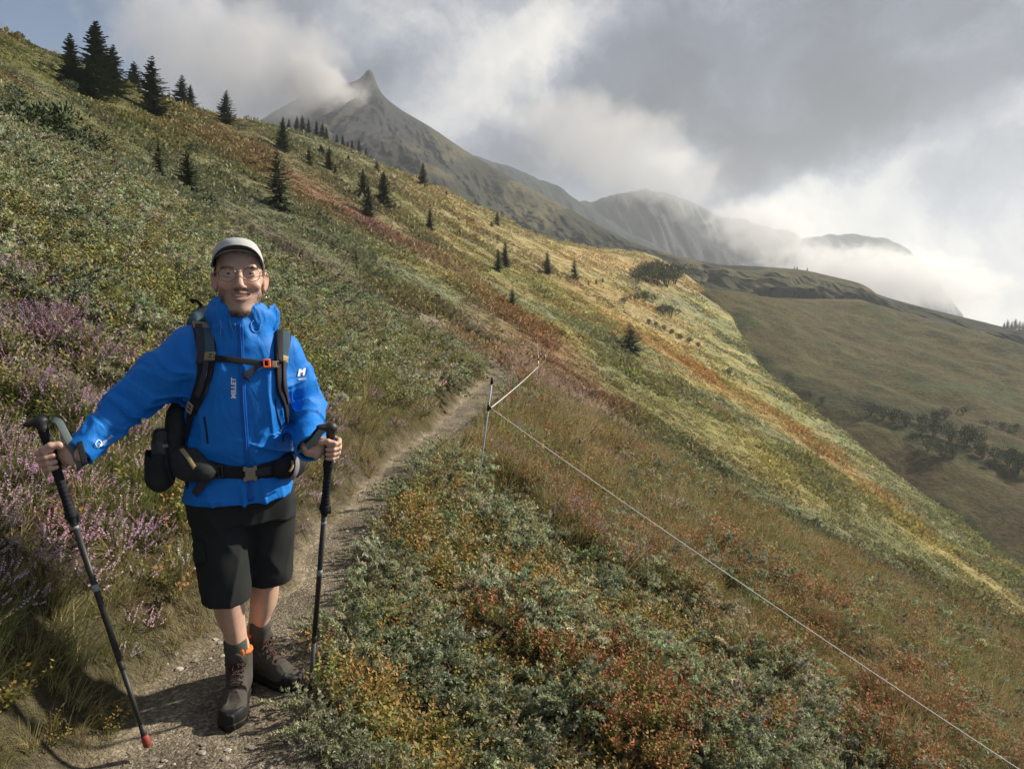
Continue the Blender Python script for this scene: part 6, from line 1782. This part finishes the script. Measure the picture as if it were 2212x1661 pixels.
def scatter(name, coll, pts, scl, tint, tint2, tilt=.5, nrm=None, yaw=None, label=None):
    n = len(pts)
    r = np.random.default_rng(len(name)*7+n)
    up = np.tile(Zv, (n, 1)) if nrm is None else Zv*(1-tilt)+nrm*tilt
    up = up+r.normal(size=(n, 3))*.10; up /= np.linalg.norm(up, axis=1)[:, None]
    yw = r.random(n)*6.283
    f = np.stack([np.cos(yw), np.sin(yw), 0*yw], 1); sd = np.cross(up, f); sd /= np.linalg.norm(sd, axis=1)[:, None]; fx = np.cross(sd, up)
    e = np.stack([np.arctan2(sd[:, 2], up[:, 2]), -np.arcsin(np.clip(fx[:, 2], -1, 1)), np.arctan2(fx[:, 1], fx[:, 0])], 1)
    me = bpy.data.meshes.new(name); me.vertices.add(n); me.vertices.foreach_set('co', np.ascontiguousarray(pts, np.float32).ravel())
    scl = np.asarray(scl); scl = np.repeat(scl[:, None], 3, 1) if scl.ndim == 1 else scl
    fattr(me, 'rot', e, 'FLOAT_VECTOR'); fattr(me, 'scl', scl, 'FLOAT_VECTOR'); fattr(me, 'idx', r.integers(0, len(coll.objects), n), 'INT')
    one = np.ones((n, 1)); fattr(me, 'tint', np.concatenate([np.clip(tint, 0, 1), one], 1)); fattr(me, 'tint2', np.concatenate([np.clip(tint2, 0, 1), one], 1))
    o = link(name, me); md = o.modifiers.new('scatter', 'NODES'); md.node_group = gn_group(coll)
    tag(o, label, kind='stuff'); return o
def fan(y0, y1, sp, seed, margin=1.12, grow=0.):
    """jittered points over the ground the camera can see between two distances"""
    r = np.random.default_rng(seed); out = []
    y = y0
    while y < y1:
        s = sp*(1+grow*(y-y0)); hw_ = .70*y*margin+.6
        n = max(2, int(2*hw_/s)); x = -hw_+(np.arange(n)+r.random(n))*s
        out.append(np.stack([x, y+(r.random(n)-.5)*s*1.2], 1)); y += s
    p = np.concatenate(out); z = hill(p[:, 0], p[:, 1])
    px, py = project(p[:, 0], p[:, 1], z)
    k = (px > -110) & (px < 2330) & (py < 1880) & (py > -50)
    return np.column_stack([p, z])[k], px[k], py[k]
def mixc(a, b, w):
    w = np.asarray(w)[:, None]; return np.asarray(a)*(1-w)+np.asarray(b)*w
def vary(c, r, amt=.18):
    n = len(c); k = 1+amt*r.normal(size=(n, 1)); h = 1+.07*r.normal(size=(n, 3)); return c*np.clip(k, .5, 1.6)*h
RN = np.random.default_rng(77)
# ---------------------------------------------------------------- near: single sprigs and tufts
NEAR = dict(jun=[], bil=[], hea=[], gra=[], sta=[])
def weights(p, px, py):
    x, y = p[:, 0], p[:, 1]
    n1 = fbm(x*1.3, y*1.3, octv=3, seed=101); n2 = fbm(x*2.1+5, y*2.1, octv=3, seed=102); n3 = fbm(x*.7, y*.7+9, octv=3, seed=103)
    u = x-xc_f(y); right = sstep(-.1, .25, u); left = 1-right
    jx = px+45*n1; jy = py+35*n2
    w = dict()
    slope_r = sstep(0, 60, jy-(1040+.62*(jx-1000)))                 # below the line of the cord
    pj = n1*.5+.9*fbm(x*1.7, y*1.7+4, octv=2, seed=105)
    w['jun'] = right*(slope_r*(.05+2.6*sstep(-.06, .10, pj+.11))+(1-slope_r)*.9*sstep(.02, .16, pj))
    w['bil'] = right*(slope_r*(.06+1.9*sstep(-.04, .12, -pj))+.35)
    w['hea'] = right*(1-slope_r)*.16*sstep(.0, .3, n2)+right*(spot(jx, jy, 1330, 1170, 110, 40, 30)*sstep(-.1, .2, n2)+spot(jx, jy, 1110, 985, 80, 22, 20)+.7*spot(jx, jy, 1560, 1330, 40, 28, 0)+.7*spot(jx, jy, 1340, 1195, 50, 22, 10))*.9
    w['gra'] = right*(.10+.85*(1-slope_r))
    w['sta'] = right*.05
    rust = spot(jx, jy, 1800, 1430, 420, 90, 34); w['bil'] = w['bil']+right*rust*.8; w['jun'] = w['jun']*(1-.5*rust)
    w['jun'] = w['jun']+right*1.3*spot(jx, jy, 930, 1130, 150, 75, -10)
    # uphill side
    purple = spot(jx, jy, 100, 735, 250, 95, 24)
    mead = sstep(820, 1000, jy+.05*jx)
    w['hea'] = w['hea']+left*(1.7*purple+mead*(.30+.85*sstep(-.1, .25, n1))*sstep(1500, 1330, jy)+.22*spot(jx, jy, 800, 800, 220, 90, 15)*sstep(-.1, .2, n2)+.03)
    w['gra'] = w['gra']+left*(mead*(.55+.5*sstep(0, .3, -n1))+.3*sstep(1250, 1450, jy)+.55*spot(jx, jy, 900, 880, 220, 110, 0)+.08)
    yel = spot(jx, jy, 300, 640, 340, 70, 27)
    w['bil'] = w['bil']+left*(1.5*yel+.35*(1-mead)+.10*mead+.4*spot(jx, jy, 800, 780, 200, 100, 10))
    w['jun'] = w['jun']+left*(1.8*sstep(680, 540, jy-.16*jx)*(1-.8*yel)+.35*sstep(820, 700, jy-.1*jx)+.6*spot(jx, jy, 760, 690, 150, 60, 25))
    w['sta'] = w['sta']+left*.07*mead
    return w, n1, n2, n3
def near_band(y0, y1, sp, scale, seed):
    p, px, py = fan(y0, y1, sp, seed)
    pm_ = path_mask(p[:, 0], p[:, 1]); keep = pm_ < (.55-.35*sstep(6, 9, p[:, 1]))*RN.random(len(p))+.03
    keep &= ~((p[:, 1] > 8) & (np.abs(p[:, 0]-xc_f(p[:, 1]))-path_half(p[:, 1]) < .26*sstep(7.5, 11, p[:, 1])))
    p, px, py = p[keep], px[keep], py[keep]
    w, n1, n2, n3 = weights(p, px, py)
    ks = list(w); A = np.stack([np.clip(w[k], 0, None) for k in ks], 1); A /= A.sum(1, keepdims=True)+1e-9
    ch = (A.cumsum(1) > RN.random(len(p))[:, None]).argmax(1)
    for i, k in enumerate(ks):
        m = ch == i; f = 1.
        if k == 'jun': m &= RN.random(len(p)) < .55; f = 1.35
        elif k == 'bil': m &= RN.random(len(p)) < .80; f = 1.12
        elif k == 'hea': f = .85
        elif k == 'gra': f = np.where(p[m, 0] < xc_f(p[m, 1]), .72, .95)
        NEAR[k].append((p[m], px[m], py[m], n1[m], n2[m], n3[m], np.ones(m.sum())*scale*f))
near_band(1.15, 4.6, .070, .90, 1); near_band(4.6, 9.0, .092, 1.15, 2); near_band(9.0, 15.0, .14, 1.6, 3)
def cat(k): return [np.concatenate([e[i] for e in NEAR[k]]) for i in range(7)]
def emit(k, coll, name, tint, tint2, smin_=.75, smax=1.3, tilt=.5, sink=.01):
    p, px, py, n1, n2, n3, sc = cat(k)
    T1, T2 = tint(p, px, py, n1, n2, n3), tint2(p, px, py, n1, n2, n3)
    s_ = sc*RN.uniform(smin_, smax, len(p))*(1-.45*path_mask(p[:, 0]+.12, p[:, 1]))*(1-.35*path_mask(p[:, 0]-.12, p[:, 1]))
    q = p.copy(); q[:, 2] -= sink
    scatter(name, coll, q, s_, vary(T1, RN), vary(T2, RN), tilt, hill_n(p[:, 0], p[:, 1]))
J1, J2 = np.array([.20, .222, .125]), np.array([.44, .455, .315])
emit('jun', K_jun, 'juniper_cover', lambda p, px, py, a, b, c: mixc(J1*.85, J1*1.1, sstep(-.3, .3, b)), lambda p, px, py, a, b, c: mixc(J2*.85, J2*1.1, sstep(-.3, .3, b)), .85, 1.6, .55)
def bt1(p, px, py, a, b, c):
    w = sstep(-.25, .35, b+.15)
    g = mixc([.120, .150, .040], [.175, .165, .048], w)
    rust = spot(px, py, 1800, 1430, 450, 110, 34); g = mixc(g, [.19, .125, .050], rust*.7)
    left = (px < 1000) & (py < 1000) & (p[:, 0] < xc_f(p[:, 1])); g = mixc(g, [.125, .150, .055], left*.75); yel = spot(px, py, 300, 640, 360, 90, 27); return mixc(g, [.165, .170, .055], yel*.8)
def bt2(p, px, py, a, b, c):
    g = mixc([.26, .145, .05], [.31, .095, .055], sstep(-.15, .3, a+.5*c))
    yel = spot(px, py, 300, 640, 360, 90, 27); left = (p[:, 0] < xc_f(p[:, 1])) & (py < 1000)
    return mixc(g, [.21, .195, .070], np.maximum(yel*.7, left*.8))
emit('bil', K_bil, 'bilberry_cover', bt1, bt2, .75, 1.25, .4)
def ht1(p, px, py, a, b, c): return mixc([.085, .095, .035], [.14, .115, .045], sstep(-.2, .3, c))
def ht2(p, px, py, a, b, c):
    g = mixc([.62, .47, .53], [.50, .36, .44], sstep(-.2, .2, a)); return mixc(g, [.31, .22, .30], spot(px, py, 100, 735, 260, 110, 24)*.8)
emit('hea', K_hea, 'heather_cover', ht1, ht2, .75, 1.25, .4)
def gt1(p, px, py, a, b, c): return mixc([.19, .215, .075], [.36, .30, .15], sstep(-.25, .25, b+.05*(px > 900)-.1*(px < 700)))
def gt2(p, px, py, a, b, c): return mixc(np.where((px < 720)[:, None], [[.25, .25, .10]], [[.36, .30, .15]]), [.28, .18, .09], sstep(.2, .45, a)*(px > 900))
emit('gra', K_gra, 'grass_cover', gt1, gt2, .75, 1.35, .3)
emit('sta', K_sta, 'tall_grass', lambda *a: np.tile([.40, .30, .15], (len(a[0]), 1)), lambda *a: np.tile([.46, .36, .20], (len(a[0]), 1)), .8, 1.2, .2)
# ---------------------------------------------------------------- farther: cushions, coloured like the cover of the slope
def cushions(name, coll, y0, y1, sp, grow, s0, s1, seed, flat=1.0, lift=1.0, path=True):
    p, px, py = fan(y0, y1, sp, seed, grow=grow)
    r = np.random.default_rng(seed)
    if path:
        k = (path_mask(p[:, 0], p[:, 1]) < .3) & (trail_mask(p[:, 0], p[:, 1]) < .4); p, px, py = p[k], px[k], py[k]
    c = cover(p[:, 0], p[:, 1], p[:, 2])*lift
    n = fbm(p[:, 0]*.5, p[:, 1]*.5, octv=3, seed=seed+1)
    d = (p[:, 1]-y0)/(y1-y0)
    s_ = (s0+(s1-s0)*d)*r.uniform(.6, 1.35, len(p))*(1+.5*n)
    hs = sstep(-.1, .3, fbm(p[:, 0]*(.5/(1+.02*y1)), p[:, 1]*(.5/(1+.02*y1)), octv=3, seed=seed+5)); s_ = s_*(.95+.50*hs)
    q = p.copy(); q[:, 2] -= .03*s_
    sc = np.stack([s_, s_, s_*flat*r.uniform(.7, 1.3, len(p))*(.75+.65*hs)], 1)
    c1 = vary(c*.92, r, .10); c2 = vary(c*np.array([1.14, 1.08, .98]), r, .10)
    scatter(name, coll, q, sc, c1, c2, .85, hill_n(p[:, 0], p[:, 1]))
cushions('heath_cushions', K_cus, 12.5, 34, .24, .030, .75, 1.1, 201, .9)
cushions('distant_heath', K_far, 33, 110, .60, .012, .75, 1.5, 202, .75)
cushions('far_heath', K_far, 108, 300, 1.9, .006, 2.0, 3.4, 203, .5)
# pink and purple heather drifts among them
p, px, py = fan(12, 60, .42, 210, grow=.02)
wv = np.clip(1.0*spot(px, py, 60, 310, 90, 10, 24)+.8*spot(px, py, 640, 560, 170, 26, 33)+.8*spot(px, py, 860, 520, 240, 20, 30)+.6*spot(px, py, 760, 790, 170, 60, 15)+.5*spot(px, py, 1240, 830, 90, 50, 40), 0, 1)
k = RN.random(len(p)) < wv*.8; p = p[k]
scatter('heather_drifts', K_cuf, p, RN.uniform(.6, 1.2, len(p)), vary(np.tile([.12, .11, .06], (len(p), 1)), RN), vary(np.tile([.34, .22, .33], (len(p), 1)), RN), .85, hill_n(p[:, 0], p[:, 1]))
# pale seeding grass by the fence
p, px, py = fan(9, 26, .20, 211)
wv = np.clip(spot(px, py, 1190, 850, 130, 70, 40)+.8*spot(px, py, 1080, 760, 110, 26, 20)+.25*spot(px, py, 880, 800, 200, 70, 10), 0, 1)
k = (RN.random(len(p)) < wv) & (path_mask(p[:, 0], p[:, 1]) < .2); p = p[k]
scatter('seeding_grass', K_sta, p, RN.uniform(1.0, 1.7, len(p)), vary(np.tile([.40, .27, .22], (len(p), 1)), RN), vary(np.tile([.50, .36, .30], (len(p), 1)), RN), .2, hill_n(p[:, 0], p[:, 1]))
# ---------------------------------------------------------------- stone chips on the footpath
def chip_mesh():
    bm_ = bmesh.new(); bmesh.ops.create_icosphere(bm_, subdivisions=1, radius=1)
    for v in bm_.verts: v.co = Vector((v.co.x*PR_.uniform(.7, 1.3), v.co.y*PR_.uniform(.5, 1.0), v.co.z*PR_.uniform(.25, .5)))
    me = bpy.data.meshes.new('stone_chip'); bm_.to_mesh(me); bm_.free(); me.materials.append(M_chip); return me
M_chip, t, b = nmat('schist_chip')
ti = t.node('ShaderNodeAttribute', attribute_type='INSTANCER', attribute_name='tint'); geo = t.node('ShaderNodeNewGeometry'); n_ = t.noise(geo.outputs['Position'], 120, 4, .6)
vv = t.node('ShaderNodeVectorMath', operation='SCALE'); t.put(vv.inputs[0], ti.outputs['Color']); t.put(vv.inputs['Scale'], t.maprange(n_.outputs[0], .3, .7, .6, 1.3))
t.put(b.inputs['Base Color'], vv.outputs[0]); b.inputs['Roughness'].default_value = .7
K_chip = src_coll('chip_kinds', [chip_mesh() for _ in range(6)])
def chips(name, y0, y1, sp, smin_, smax, seed, prob):
    p, px, py = fan(y0, y1, sp, seed); r = np.random.default_rng(seed)
    m = path_mask(p[:, 0], p[:, 1])*sstep(-.35, .3, fbm(p[:, 0]*2.5, p[:, 1]*2.5, octv=3, seed=seed+1))
    p = p[r.random(len(p)) < m*prob]
    s_ = smin_*(smax/smin_)**(r.random(len(p))**2.2)
    c = np.where(r.random((len(p), 1)) < .3, np.array([[.36, .33, .28]]), np.array([[.20, .175, .14]]))*(.7+.6*r.random((len(p), 1)))
    q = p.copy(); q[:, 2] += .1*s_
    scatter(name, K_chip, q, s_, c, c, .9, hill_n(p[:, 0], p[:, 1]))
chips('path_chips', 1.6, 6, .022, .0028, .021, 301, .5); chips('path_gravel', 6, 15, .045, .005, .022, 302, .55)
